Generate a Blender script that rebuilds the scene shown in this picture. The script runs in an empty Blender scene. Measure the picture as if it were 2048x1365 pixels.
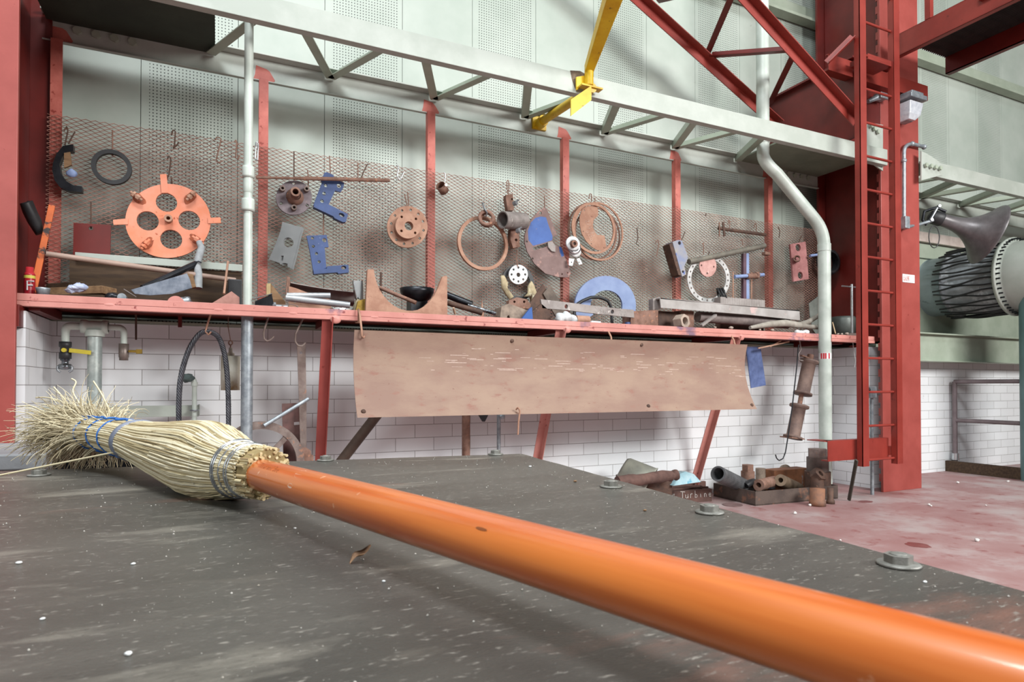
import bpy, math, random
from mathutils import Vector, Matrix, noise
from mathutils.geometry import tessellate_polygon

# ------------------------------------------------------------------ camera, world, light
scene = bpy.context.scene
COL = scene.collection
PHI = math.radians(25.2); PITCH = math.radians(0.8); F = 1250.0; SHIFT = 72.0
CAMLOC = Vector((0.0, -4.7, 1.05))
cam_data = bpy.data.cameras.new('camera'); cam = bpy.data.objects.new('camera', cam_data); COL.objects.link(cam)
cam.location = CAMLOC
cam.rotation_euler = (math.radians(90) + PITCH, 0, -PHI)
cam_data.sensor_width = 36; cam_data.lens = 36 * F / 2048; cam_data.shift_y = SHIFT / 2048
cam_data.clip_start = 0.01; cam_data.clip_end = 200
cam_data.dof.use_dof = True; cam_data.dof.focus_distance = 1.15; cam_data.dof.aperture_fstop = 20
scene.camera = cam
world = bpy.data.worlds.new('hall_daylight'); scene.world = world; world.use_nodes = True
wb = world.node_tree.nodes['Background']; wb.inputs[0].default_value = (0.80, 0.90, 1.0, 1); wb.inputs[1].default_value = 0.12

def area(name, loc, target, sx, sy, power, col):
    l = bpy.data.lights.new(name, 'AREA'); l.shape = 'RECTANGLE'; l.size = sx; l.size_y = sy; l.energy = power; l.color = col
    o = bpy.data.objects.new(name, l); COL.objects.link(o); o.location = loc
    o.rotation_euler = (Vector(target) - Vector(loc)).to_track_quat('-Z', 'Y').to_euler(); return o
area('window_daylight', (6.5, -9.0, 5.2), (3.2, 0, 1.0), 5, 2.4, 1150, (1.0, 0.99, 0.97))
area('far_window_daylight', (-5.0, -10.0, 4.6), (1.5, 0, 1.0), 4, 2.2, 300, (0.97, 0.99, 1.0))
area('skylight_daylight', (-0.6, -5.2, 9.3), (0.6, -3.2, 0.9), 4.0, 2.0, 1050, (0.93, 0.97, 1.0))
scene.view_settings.view_transform = 'Standard'; scene.view_settings.look = 'None'
scene.view_settings.gamma = 1; scene.view_settings.exposure = 0.0; scene.view_settings.use_curve_mapping = False
scene.cycles.max_bounces = 6; scene.cycles.use_denoising = True

# ------------------------------------------------------------------ measuring helpers
_R = Vector((math.cos(PHI), -math.sin(PHI), 0)); _Fh = Vector((math.sin(PHI), math.cos(PHI), 0)); _Z = Vector((0, 0, 1))
_F = _Fh * math.cos(PITCH) + _Z * math.sin(PITCH); _U = _Z * math.cos(PITCH) - _Fh * math.sin(PITCH)
def ray(px, py): return _R * ((px - 1024) / F) + _U * ((682.5 + SHIFT - py) / F) + _F
def P(px, py, Y):
    d = ray(px, py); return CAMLOC + d * ((Y - CAMLOC.y) / d.y)
def PX(px, py, X):
    d = ray(px, py); return CAMLOC + d * ((X - CAMLOC.x) / d.x)
def PZ(px, py, Z):
    d = ray(px, py); return CAMLOC + d * ((Z - CAMLOC.z) / d.z)
def PD(px, py, z): return CAMLOC + ray(px, py) * z
def mpp(px, Y): return (P(px, 772, Y) - P(px, 773, Y)).length
X_, Y_, Z_ = Vector((1, 0, 0)), Vector((0, 1, 0)), Vector((0, 0, 1))
NF = -Y_

# ------------------------------------------------------------------ mesh helpers
class MB:
    def __init__(s): s.v = []; s.f = []; s.sm = []; s.c = {}
    def add(s, vs, fs, smooth=False):
        n = len(s.v); s.v += [tuple(v) for v in vs]
        for f in fs: s.f.append(tuple(i + n for i in f)); s.sm.append(smooth)
        return s
    def obox(s, c, ax, ay, az):
        c = Vector(c); vs = [c + ax * a + ay * b + az * d for a in (-1, 1) for b in (-1, 1) for d in (-1, 1)]
        return s.add(vs, [(0, 1, 3, 2), (4, 6, 7, 5), (0, 4, 5, 1), (2, 3, 7, 6), (0, 2, 6, 4), (1, 5, 7, 3)])
    def box(s, a, b):
        a = Vector(a); b = Vector(b); d = (b - a) / 2
        return s.obox((a + b) / 2, X_ * d.x, Y_ * d.y, Z_ * d.z)
    def bar(s, p0, p1, w, h, up=Z_):
        p0 = Vector(p0); p1 = Vector(p1); d = (p1 - p0); L = d.length; d.normalize()
        side = d.cross(Vector(up))
        if side.length < 1e-4: side = d.cross(X_)
        side.normalize(); u = side.cross(d).normalized()
        return s.obox((p0 + p1) / 2, d * (L / 2), side * (w / 2), u * (h / 2))
    def angle(s, p0, p1, a, b, t, up=Z_, sgn=1):
        # L section: leg a lies across 'up', leg b stands along 'up'
        p0 = Vector(p0); p1 = Vector(p1); d = (p1 - p0).normalized(); side = d.cross(Vector(up)).normalized(); u = side.cross(d).normalized()
        o = side * (a / 2 * sgn)
        s.bar(p0 + o, p1 + o, a, t, up); s.bar(p0 + u * (b / 2), p1 + u * (b / 2), t, b, up); return s
    def tube(s, pts, r, seg=8, closed=False, cap=True, smooth=True, tw=0):
        pts = [Vector(p) for p in pts]; n = len(pts)
        rs = r if isinstance(r, (list, tuple)) else [r] * n
        vs = []; prev = None
        for i, p in enumerate(pts):
            a = pts[(i - 1) % n] if (i > 0 or closed) else p; b = pts[(i + 1) % n] if (i < n - 1 or closed) else p
            t = (b - a).normalized() if (b - a).length > 1e-9 else Z_
            if prev is None:
                q = t.orthogonal().normalized() if abs(t.z) > .9 else t.cross(Z_).normalized()
            else:
                q = prev - t * prev.dot(t); q = q.normalized() if q.length > 1e-9 else t.orthogonal().normalized()
            prev = q; w = t.cross(q)
            for k in range(seg):
                an = 2 * math.pi * k / seg + tw * i
                vs.append(p + (q * math.cos(an) + w * math.sin(an)) * rs[i])
        fs = []
        for i in range(n if closed else n - 1):
            j = (i + 1) % n
            for k in range(seg):
                l = (k + 1) % seg; fs.append((i * seg + k, j * seg + k, j * seg + l, i * seg + l))
        s.add(vs, fs, smooth)
        if cap and not closed:
            s.add(vs[:seg], [tuple(range(seg))]); s.add(vs[-seg:], [tuple(reversed(range(seg)))])
        return s
    def cyl(s, p0, p1, r0, r1=None, seg=20, cap=True, smooth=True):
        return s.tube([p0, p1], [r0, r0 if r1 is None else r1], seg, cap=cap, smooth=smooth)
    def lathe(s, o, axis, prof, seg=28, smooth=True, cap=False):
        o = Vector(o); ax = Vector(axis).normalized(); q = ax.orthogonal().normalized(); w = ax.cross(q)
        vs = []
        for t, r in prof:
            for k in range(seg):
                an = 2 * math.pi * k / seg; vs.append(o + ax * t + (q * math.cos(an) + w * math.sin(an)) * r)
        fs = []
        for i in range(len(prof) - 1):
            for k in range(seg):
                l = (k + 1) % seg; fs.append((i * seg + k, i * seg + l, (i + 1) * seg + l, (i + 1) * seg + k))
        s.add(vs, fs, smooth)
        if cap: s.add(vs[:seg], [tuple(reversed(range(seg)))]); s.add(vs[-seg:], [tuple(range(seg))])
        return s
    def pipe(s, p0, p1, ro, ri, seg=24):
        L = (Vector(p1) - Vector(p0)).length
        s.lathe(p0, Vector(p1) - Vector(p0), [(0, ri), (0, ro), (L, ro), (L, ri), (0, ri)], seg, smooth=False)
        return s
    def hexn(s, c, axis, af, th, hole=0):
        ax = Vector(axis).normalized(); q = ax.orthogonal().normalized(); w = ax.cross(q); R = af / math.sqrt(3)
        o = [(R * math.cos(math.pi / 3 * k), R * math.sin(math.pi / 3 * k)) for k in range(6)]
        h = [circ2(0, 0, hole, 14)] if hole else []
        return s.prism(o, h, Vector(c) + ax * th, q, w, ax, th)
    def prism(s, outer, holes, O, U, V, N, th):
        loops = [outer] + list(holes); tess = tessellate_polygon([[Vector((x, y, 0)) for x, y in l] for l in loops])
        flat = [p for l in loops for p in l]; O = Vector(O); U = Vector(U); V = Vector(V); N = Vector(N); n = len(flat)
        fr = [O + U * x + V * y for x, y in flat]; bk = [p - N * th for p in fr]
        fs = []
        for t in tess:
            a, b, c = [flat[i] for i in t]
            ar = (b[0] - a[0]) * (c[1] - a[1]) - (c[0] - a[0]) * (b[1] - a[1])
            ok = (ar > 0) == (U.cross(V).dot(N) > 0)
            t = tuple(t) if ok else tuple(reversed(t))
            fs.append(t); fs.append(tuple(i + n for i in reversed(t)))
        s.add(fr + bk, fs); k = 0
        for li, l in enumerate(loops):
            m = len(l); ar = sum(l[i][0] * l[(i + 1) % m][1] - l[(i + 1) % m][0] * l[i][1] for i in range(m))
            fl = ((ar > 0) == (U.cross(V).dot(N) > 0)) == (li == 0)
            q = [(k + i, k + (i + 1) % m, n + k + (i + 1) % m, n + k + i) for i in range(m)]
            if fl: q = [tuple(reversed(x)) for x in q]
            s.add(fr + bk, q); k += m
        return s
    def plate(s, pts, Y, th, holes=()):
        # outline given where the photo shows it, laid on the vertical plane Y
        o = [(P(x, y, Y).x, P(x, y, Y).z) for x, y in pts]
        hs = [circ(*h, Y) if isinstance(h, tuple) else [(P(x, y, Y).x, P(x, y, Y).z) for x, y in h] for h in holes]
        return s.prism(o, hs, (0, Y, 0), X_, Z_, NF, th)
    def sphere(s, c, r, seg=14, rings=9, sc=(1, 1, 1)):
        c = Vector(c); vs = []; fs = []
        for i in range(rings + 1):
            th = math.pi * i / rings
            for k in range(seg):
                ph = 2 * math.pi * k / seg
                vs.append(c + Vector((r * sc[0] * math.sin(th) * math.cos(ph), r * sc[1] * math.sin(th) * math.sin(ph), r * sc[2] * math.cos(th))))
        for i in range(rings):
            for k in range(seg):
                l = (k + 1) % seg; fs.append((i * seg + k, (i + 1) * seg + k, (i + 1) * seg + l, i * seg + l))
        return s.add(vs, fs, True)
    def loft(s, rings, smooth=True, cap=True):
        m = len(rings[0]); vs = [p for r in rings for p in r]; fs = []
        for i in range(len(rings) - 1):
            for k in range(m):
                l = (k + 1) % m; fs.append((i * m + k, i * m + l, (i + 1) * m + l, (i + 1) * m + k))
        s.add(vs, fs, smooth)
        if cap: s.add(rings[0], [tuple(reversed(range(m)))]); s.add(rings[-1], [tuple(range(m))])
        return s
    def jitter(s, amp, sc, seed=0):
        out = []
        for v in s.v:
            v = Vector(v); n = noise.noise_vector(v * sc + Vector((seed, seed, 0))); out.append(tuple(v + n * amp))
        s.v = out; return s
def circ2(x, y, r, n=20, a0=0): return [(x + r * math.cos(a0 + 2 * math.pi * k / n), y + r * math.sin(a0 + 2 * math.pi * k / n)) for k in range(n)]
def circ(px, py, rpx, Y, n=20):
    p = P(px, py, Y); return circ2(p.x, p.z, rpx * mpp(px, Y), n)
def arcpx(px, py, r, a0, a1, Y, n=24):
    # arc on the plane Y given in (X, Z) metres with r in photo pixels of height
    p = P(px, py, Y); R = r * mpp(px, Y)
    return [(p.x + R * math.cos(math.radians(a0 + (a1 - a0) * k / n)), p.z + R * math.sin(math.radians(a0 + (a1 - a0) * k / n))) for k in range(n + 1)]
def v3(p2, Y): return Vector((p2[0], Y, p2[1]))

def mesh_from(name, mb, off):
    me = bpy.data.meshes.new(name)
    me.from_pydata([(v[0] - off[0], v[1] - off[1], v[2] - off[2]) for v in mb.v], [], mb.f)
    me.polygons.foreach_set('use_smooth', mb.sm); me.update(); return me
def build(name, mb, mat, parent=None, bevel=0, label=None, kind=None, off=None):
    if off is None:
        if parent is not None:
            off = parent.location.copy(); q = parent
            while q.parent: q = q.parent; off += q.location
        else: off = Vector((0, 0, 0))
    me = mesh_from(name, mb, off); o = bpy.data.objects.new(name, me); COL.objects.link(o)
    me.materials.append(mat)
    if parent: o.parent = parent
    else: o.location = off
    if bevel:
        b = o.modifiers.new('edge', 'BEVEL'); b.width = bevel; b.segments = 2; b.limit_method = 'ANGLE'; b.angle_limit = math.radians(40)
    if label: o['label'] = label
    if kind: o['kind'] = kind
    return o
def struct(name, mb, mat, bevel=0): return build(name, mb, mat, bevel=bevel, kind='structure')
def single(name, mb, mat, label, cat, group=None, bevel=0, kind=None):
    xs = [v[0] for v in mb.v]; ys = [v[1] for v in mb.v]; zs = [v[2] for v in mb.v]
    off = Vector(((min(xs) + max(xs)) / 2, (min(ys) + max(ys)) / 2, min(zs)))
    o = build(name, mb, mat, bevel=bevel, off=off, kind=kind); o['label'] = label; o['category'] = cat
    if group: o['group'] = group
    return o
def thing(name, label, cat, loc, group=None):
    o = bpy.data.objects.new(name, None); COL.objects.link(o); o.location = loc; o.empty_display_size = .05
    o['label'] = label; o['category'] = cat
    if group: o['group'] = group
    return o
def dup(root, loc, rz=None, label=None):
    r = root.copy(); COL.objects.link(r); r.location = loc
    if rz is not None: r.rotation_euler = (0, 0, rz)
    if label: r['label'] = label
    for ch in root.children:
        c = ch.copy(); COL.objects.link(c); c.parent = r
    return r

# ------------------------------------------------------------------ materials
def lin(c):
    if isinstance(c, str):
        c = c.lstrip('#'); c = [int(c[i:i + 2], 16) / 255 for i in (0, 2, 4)]
    return tuple((x / 12.92 if x <= .04045 else ((x + .055) / 1.055) ** 2.4) for x in c) + (1,)
def M(name, c1, c2=None, sc=6, rough=.6, metal=0, bump=.15, bs=90, spots=None, stretch=(1, 1, 1), coat=0, lo=.38, hi=.62, rough2=None):
    m = bpy.data.materials.new(name); m.use_nodes = True; nt = m.node_tree; N = nt.nodes; L = nt.links
    b = N['Principled BSDF']; b.inputs['Roughness'].default_value = rough; b.inputs['Metallic'].default_value = metal
    if coat: b.inputs['Coat Weight'].default_value = coat; b.inputs['Coat Roughness'].default_value = .12
    tc = N.new('ShaderNodeTexCoord'); mp = N.new('ShaderNodeMapping'); mp.inputs['Scale'].default_value = stretch
    L.new(tc.outputs['Object'], mp.inputs[0]); vec = mp.outputs[0]
    def nz(scale, detail=5):
        n = N.new('ShaderNodeTexNoise'); n.inputs['Scale'].default_value = scale; n.inputs['Detail'].default_value = detail; n.inputs['Roughness'].default_value = .62
        L.new(vec, n.inputs['Vector']); return n.outputs[0]
    def ramp(src, a, c):
        r = N.new('ShaderNodeMapRange'); r.inputs[1].default_value = a; r.inputs[2].default_value = c; L.new(src, r.inputs[0]); return r.outputs[0]
    def mix(fac, A, B):
        x = N.new('ShaderNodeMix'); x.data_type = 'RGBA'
        for i, v in ((6, A), (7, B)):
            if isinstance(v, tuple): x.inputs[i].default_value = v
            else: L.new(v, x.inputs[i])
        if isinstance(fac, float): x.inputs[0].default_value = fac
        else: L.new(fac, x.inputs[0])
        return x.outputs[2]
    A = lin(c1); B = lin(c2) if c2 else tuple(x * .78 for x in A[:3]) + (1,)
    f1 = ramp(nz(sc), lo, hi); col = mix(f1, A, B)
    for sp in (spots or []):
        c, s_, thr = sp[:3]; w = sp[3] if len(sp) > 3 else .05
        col = mix(ramp(nz(s_, 8), thr, thr + w), col, lin(c))
    L.new(col, b.inputs['Base Color'])
    if rough2 is not None:
        rr = N.new('ShaderNodeMapRange'); rr.inputs[3].default_value = rough; rr.inputs[4].default_value = rough2; L.new(f1, rr.inputs[0]); L.new(rr.outputs[0], b.inputs['Roughness'])
    if bump:
        bp = N.new('ShaderNodeBump'); bp.inputs['Strength'].default_value = bump; bp.inputs['Distance'].default_value = .004
        L.new(nz(bs, 4), bp.inputs['Height']); L.new(bp.outputs[0], b.inputs['Normal'])
    m['mix'] = 1
    return m
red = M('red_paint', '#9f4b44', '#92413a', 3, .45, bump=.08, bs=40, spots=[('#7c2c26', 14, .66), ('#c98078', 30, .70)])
reddark = M('dark_red_and_shade', '#6a1e19', '#591712', 3, .4, bump=.08, bs=40, spots=[('#c06a60', 26, .72)])  # dark red for parts; on column insides it paints in their shade
reddeep = M('deep_red_paint', '#8c342b', '#7c2a22', 3, .42, bump=.08, bs=40, spots=[('#5e1e18', 14, .66), ('#b06a60', 30, .72)])
redpost = M('post_red', '#bd6a5e', '#ad5a4e', 9, .55, spots=[('#8a342a', 30, .62)])
shelfred = M('shelf_red', '#cb8c82', '#bc7c72', 4, .55, bump=.1, spots=[('#8d4440', 18, .63), ('#7e6070', 1.3, .62, .04)])
cream = M('cream_paint', '#adb4ac', '#a1a9a0', 4, .5, bump=.05, spots=[('#9aa394', 22, .70), ('#7b6b50', 60, .76)])
creamgreen = M('green_cream_paint', '#a3ad9d', '#96a190', 4, .45, bump=.05, spots=[('#8c9886', 22, .68)])
pipewhite = M('pipe_cream', '#c4cdc5', '#b3beb5', 6, .4, bump=.05, spots=[('#8f9a90', 40, .70)])
panelgreen = M('panel_flat', '#b0b9b0', '#a1aca2', 1.2, .5, bump=.03, spots=[('#9aa397', 9, .70), ('#8f9b8d', 40, .74)])
yellow = M('yellow_paint', '#d8b820', '#c9a010', 9, .45, spots=[('#6b5218', 22, .64)])
rust = M('rust', '#8e6e60', '#725446', 14, .8, bump=.4, spots=[('#a8775c', 40, .6)])
rustlight = M('rust_light', '#b08a74', '#9c7460', 12, .8, bump=.3, spots=[('#80584a', 34, .64)])
rustdark = M('rust_dark', '#5e4538', '#46342c', 14, .75, bump=.4, spots=[('#8a6450', 30, .63)])
rustgrey = M('rust_grey', '#857770', '#6c5c56', 14, .7, metal=.2, bump=.3, spots=[('#97705c', 20, .6)])
meshrust = M('mesh_rust', '#a87c6e', '#85594c', 5, .7, bump=0, spots=[('#bc9686', 3, .6)])
steel = M('steel', '#9a9ea2', '#7c8084', 18, .42, metal=.6, bump=.15, spots=[('#5c5450', 30, .66)])
steelbright = M('steel_bright', '#d4d8da', '#b4b8bb', 10, .25, metal=.85, bump=.05)
galv = M('galvanised', '#a3abb0', '#848c92', 22, .45, metal=.5, bump=.1)
steelgrey = M('flat_bar_grey', '#9b9490', '#847c78', 8, .6, metal=.15, bump=.15, spots=[('#b8b2ae', 16, .62)])
blackrub = M('black_rubber', '#1c1d1f', '#2b2c2e', 10, .5, bump=.1)
blacksteel = M('black_steel', '#2c2e33', '#1d1f23', 12, .35, metal=.5, bump=.1)
blue = M('blue_paint', '#3c5180', '#324670', 8, .55, spots=[('#6f7890', 30, .66), ('#1c2a50', 12, .66)])
bluepale = M('blue_pale', '#8799bd', '#7688b0', 5, .6, bump=.05, spots=[('#4a5f90', 30, .68)])
orange = M('orange_paint', '#de8460', '#e2957a', 5, .5, bump=.1, spots=[('#a24c2c', 22, .64), ('#e6a08c', 7, .58, .2)])
orangerust = M('orange_rusted', '#cf6426', '#b85620', 8, .6, spots=[('#2e211c', 9, .52, .04)])
white = M('white_paint', '#e4e6e6', '#d4d8d8', 10, .5, bump=.05)
wood = M('rough_timber', '#8a6d4e', '#6e5238', 5, .8, stretch=(1, 8, 8), bump=.3)
wooddark = M('dark_timber', '#4c3a28', '#38291c', 5, .85, stretch=(1, 8, 8), bump=.3)
deepshade_green = M('soffit_deep_shade', '#343b30', '#2a3027', 3, .7)  # left gusset green, near-black because the unlit underside is put into the colour
midshade_green = M('soffit_mid_shade', '#7d8574', '#6d7566', 3, .6)  # right gusset green with milder underside shade in the colour
# ------------------------------------------------------------------ wall and floor materials
def perf_material():
    m = M('perforated_panel', '#b0b9b0', '#a1aca2', 1.2, .5, bump=0, spots=[('#9aa397', 9, .70), ('#8f9b8d', 40, .74)])
    nt = m.node_tree; N = nt.nodes; L = nt.links; b = N['Principled BSDF']
    src = b.inputs['Base Color'].links[0].from_socket
    tc = N.new('ShaderNodeTexCoord'); sp = N.new('ShaderNodeSeparateXYZ'); L.new(tc.outputs['Object'], sp.inputs[0])
    def ma(op, a, b_=None, c=None):
        n = N.new('ShaderNodeMath'); n.operation = op
        for i, v in enumerate((a, b_, c)):
            if v is None: continue
            if isinstance(v, (int, float)): n.inputs[i].default_value = v
            else: L.new(v, n.inputs[i])
        return n.outputs[0]
    pitch = .0225
    u = ma('DIVIDE', sp.outputs[0], pitch); v = ma('DIVIDE', sp.outputs[2], pitch)
    du = ma('SUBTRACT', ma('FRACT', u), .5); dv = ma('SUBTRACT', ma('FRACT', v), .5)
    d = ma('SQRT', ma('ADD', ma('MULTIPLY', du, du), ma('MULTIPLY', dv, dv)))
    hole = ma('LESS_THAN', d, .2)
    loc = ma('MODULO', ma('ADD', sp.outputs[0], .49 + 61 * .61 * 2), .61)
    band = ma('MULTIPLY', ma('GREATER_THAN', loc, .05), ma('LESS_THAN', loc, .575))
    hole = ma('MULTIPLY', hole, band)
    x = N.new('ShaderNodeMix'); x.data_type = 'RGBA'; L.new(hole, x.inputs[0]); L.new(src, x.inputs[6]); x.inputs[7].default_value = (.03, .035, .03, 1)
    L.new(x.outputs[2], b.inputs['Base Color']); return m
perf = perf_material()

def tile_material(name, axis, shift):
    m = M(name, '#eef1f3', '#e6eaec', .9, .25, bump=0, spots=[('#cbcdcf', 5, .7)])
    nt = m.node_tree; N = nt.nodes; L = nt.links; b = N['Principled BSDF']
    src = b.inputs['Base Color'].links[0].from_socket
    tc = N.new('ShaderNodeTexCoord'); sp = N.new('ShaderNodeSeparateXYZ'); L.new(tc.outputs['Object'], sp.inputs[0])
    cb = N.new('ShaderNodeCombineXYZ'); ad = N.new('ShaderNodeMath'); ad.operation = 'ADD'; L.new(sp.outputs[axis], ad.inputs[0]); ad.inputs[1].default_value = shift + 30.48
    az = N.new('ShaderNodeMath'); az.operation = 'ADD'; L.new(sp.outputs[2], az.inputs[0]); az.inputs[1].default_value = 10.16 - .0375
    L.new(ad.outputs[0], cb.inputs[0]); L.new(az.outputs[0], cb.inputs[1])
    br = N.new('ShaderNodeTexBrick'); L.new(cb.outputs[0], br.inputs['Vector']); br.inputs['Scale'].default_value = 1
    br.inputs['Brick Width'].default_value = .3048; br.inputs['Row Height'].default_value = .1016; br.inputs['Mortar Size'].default_value = .0022; br.inputs['Mortar Smooth'].default_value = .3
    br.inputs['Color1'].default_value = (.9, .9, .9, 1); br.inputs['Color2'].default_value = (1, 1, 1, 1); br.inputs['Mortar'].default_value = (1, 1, 1, 1); br.offset = .5
    mu = N.new('ShaderNodeMix'); mu.data_type = 'RGBA'; mu.blend_type = 'MULTIPLY'; mu.inputs[0].default_value = 1; L.new(src, mu.inputs[6]); L.new(br.outputs['Color'], mu.inputs[7])
    x = N.new('ShaderNodeMix'); x.data_type = 'RGBA'; L.new(br.outputs['Fac'], x.inputs[0]); L.new(mu.outputs[2], x.inputs[6]); x.inputs[7].default_value = lin('#8b8886')
    L.new(x.outputs[2], b.inputs['Base Color'])
    inv = N.new('ShaderNodeMath'); inv.operation = 'SUBTRACT'; inv.inputs[0].default_value = 1; L.new(br.outputs['Fac'], inv.inputs[1])
    bp = N.new('ShaderNodeBump'); bp.inputs['Strength'].default_value = .5; bp.inputs['Distance'].default_value = .004; L.new(inv.outputs[0], bp.inputs['Height']); L.new(bp.outputs[0], b.inputs['Normal'])
    rr = N.new('ShaderNodeMath'); rr.operation = 'MULTIPLY_ADD'; L.new(br.outputs['Fac'], rr.inputs[0]); rr.inputs[1].default_value = .5; rr.inputs[2].default_value = .28; L.new(rr.outputs[0], b.inputs['Roughness'])
    return m
tile = tile_material('glazed_tile', 0, -.62 + .3048 * 3)
tileside = tile_material('glazed_tile_return', 1, .05)
floorm = M('painted_floor', '#946f6d', '#a38886', 1.6, .55, bump=.15, bs=30, spots=[('#86504e', 7, .56, .12), ('#a99f9d', 1.6, .50, .2), ('#b9b2b0', 60, .66)])

# ------------------------------------------------------------------ the setting
mb = MB(); mb.box((-8, -14, -.1), (18, .6, 0)); struct('floor', mb, floorm)
mb = MB()
k0, k1 = -5, 26
flat = MB(); hol = MB()
for k in range(k0, k1):
    x0 = -.49 + .61 * k; (hol if k % 2 == 0 else flat).box((x0 + .002, .24, 1.2), (x0 + .608, .27, 8.0))
mb.box((-3.6, .275, 0), (15.5, .4, 8.0))
w = struct('wall_back', mb, M('wall_backing', '#20241f', '#181b17'))
build('smooth_panel', flat, panelgreen, w); build('perforated_panel', hol, perf, w)
mb = MB(); mb.box((-.93, 0, 0), (6.04, .235, 1.45)); w = struct('wall_back_tile', mb, tile)
cp = MB(); cp.box((-.93, -.012, 1.452), (6.04, .23, 1.47)); build('cap', cp, creamgreen, w)
mb = MB(); mb.box((6.5, 0, 0), (15.5, .235, 1.33)); struct('wall_right_bay', mb, tile)
mb = MB(); mb.box((-1.9, -.58, 0), (-.93, .2, 1.45)); struct('wall_left_return', mb, tileside)
mb = MB(); mb.box((6.04, -.47, 0), (6.499, .2, 1.45)); struct('wall_right_return', mb, tileside)
# girt across the upper wall
mb = MB(); mb.box((-3, .1, 5.1), (15.5, .22, 5.13)); mb.box((-3, .19, 5.13), (15.5, .22, 5.3)); struct('trim_1', mb, creamgreen)
# white corner trim in the right bay
mb = MB(); mb.box((6.56, .0, 1.70), (6.66, .2, 3.1)); struct('trim_2', mb, cream)

# ------------------------------------------------------------------ steel columns
def column(xc, label, sgn):
    t = thing('steel_column', label, 'column', (xc, -.35, 0))
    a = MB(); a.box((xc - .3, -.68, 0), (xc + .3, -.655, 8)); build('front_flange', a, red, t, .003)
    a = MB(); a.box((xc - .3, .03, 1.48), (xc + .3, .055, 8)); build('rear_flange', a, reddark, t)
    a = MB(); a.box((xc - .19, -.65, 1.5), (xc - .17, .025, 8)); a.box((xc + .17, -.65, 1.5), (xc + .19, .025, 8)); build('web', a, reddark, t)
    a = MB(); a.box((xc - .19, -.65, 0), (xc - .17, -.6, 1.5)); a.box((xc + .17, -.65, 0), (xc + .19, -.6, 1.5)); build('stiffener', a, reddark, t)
    a = MB()
    for i in range(60):
        z = .1 + i * .13
        a.box((xc + sgn * .27 - .006, -.651, z), (xc + sgn * .27 + .006, -.62, z + .075))
    build('weld_tabs', a, red, t)
    a = MB(); a.box((xc - .29, -.64, 0), (xc + .29, -.62, .02)); return t
column(-1.25, 'red painted steel column at the far left edge, beside the shelf end', 1)
colR = column(6.23, 'tall red steel column behind the ladder, carrying the lamp and the small white sign', -1)
# sign on the right column
s0 = P(1805, 548, -.683); s1 = P(1829, 567, -.683)
a = MB(); a.box((s0.x, -.685, s1.z), (s1.x, -.681, s0.z)); sg = single('wall_sign', a, white, 'small white rectangular sign with faded red lettering on the red column', 'sign')
a = MB()
def letters(mb, txt, x, z, h, Y, r, sp=.75):
    G = {'F': [[(0, 0), (0, 1), (.6, 1)], [(0, .55), (.5, .55)]], 'I': [[(.3, 0), (.3, 1)]], 'R': [[(0, 0), (0, 1), (.5, 1), (.6, .8), (.5, .55), (0, .55)], [(.3, .55), (.6, 0)]], 'E': [[(.6, 0), (0, 0), (0, 1), (.6, 1)], [(0, .5), (.5, .5)]],
         'T': [[(.3, 0), (.3, .95)], [(-.05, 1), (.75, .92)]], 'u': [[(0, .55), (.03, .1), (.25, 0), (.42, .15), (.45, .6)], [(.45, .3), (.47, 0)]], 'r': [[(.05, 0), (.1, .6)], [(.08, .4), (.25, .62), (.42, .55)]],
         'b': [[(.05, 1), (.05, 0), (.35, .02), (.42, .25), (.3, .45), (.06, .4)]], 'i': [[(.2, .5), (.22, 0)]], 'n': [[(.05, 0), (.05, .5)], [(.05, .35), (.25, .52), (.38, .4), (.4, 0)]], 'e': [[(.05, .28), (.4, .3), (.35, .5), (.12, .5), (.02, .25), (.15, .02), (.42, .05)]],
         '"': [[(.05, .8), (0, .55)], [(.25, .8), (.2, .55)]], '2': [[(0, .8), (.2, 1), (.5, .85), (.4, .5), (0, 0), (.6, 0)]], '/': [[(0, -.1), (.5, 1.1)]], '7': [[(0, 1), (.6, 1), (.2, 0)]], '3': [[(0, .9), (.3, 1), (.5, .8), (.2, .55), (.5, .3), (.3, 0), (0, .1)]],
         'a': [[(.4, .5), (.05, .4), (.05, .1), (.35, .08), (.42, .5), (.45, 0)]], '0': [[(.1, 0), (0, .5), (.2, 1), (.5, .6), (.4, 0), (.1, 0)]], 'S': [[(.5, .9), (.1, 1), (0, .7), (.45, .4), (.4, .05), (0, .05)]], '4': [[(.4, 0), (.4, 1), (0, .35), (.6, .35)]], 'w': [[(0, .5), (.15, 0), (.3, .4), (.45, 0), (.6, .5)]],
         'h': [[(.05, 1), (.05, 0)], [(.05, .35), (.3, .5), (.4, 0)]], 'o': [[(.2, 0), (.02, .25), (.2, .5), (.4, .25), (.2, 0)]], 's': [[(.35, .5), (.05, .4), (.35, .15), (.05, 0)]], 'd': [[(.4, 1), (.4, 0), (.05, .1), (.05, .4), (.4, .4)]], 'B': [[(0, 0), (0, 1), (.45, .9), (.4, .55), (0, .5)], [(.4, .52), (.5, .2), (0, 0)]]}
    for ch in txt:
        for st in G.get(ch, []):
            mb.tube([Vector((x + p[0] * h, Y, z + p[1] * h)) for p in st], r, 4, cap=True)
        x += h * sp if ch != ' ' else h * .5
    return mb
w_ = s1.x - s0.x
letters(a, 'FIRE', s0.x + .012, s0.z - .055, .035, -.686, .002); letters(a, 'aBe2', s0.x + .012, s1.z + .014, .03, -.686, .002)
build('lettering', a, M('faded_red_ink', '#c9807a'), sg, off=sg.location, label='faded red lettering')

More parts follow.
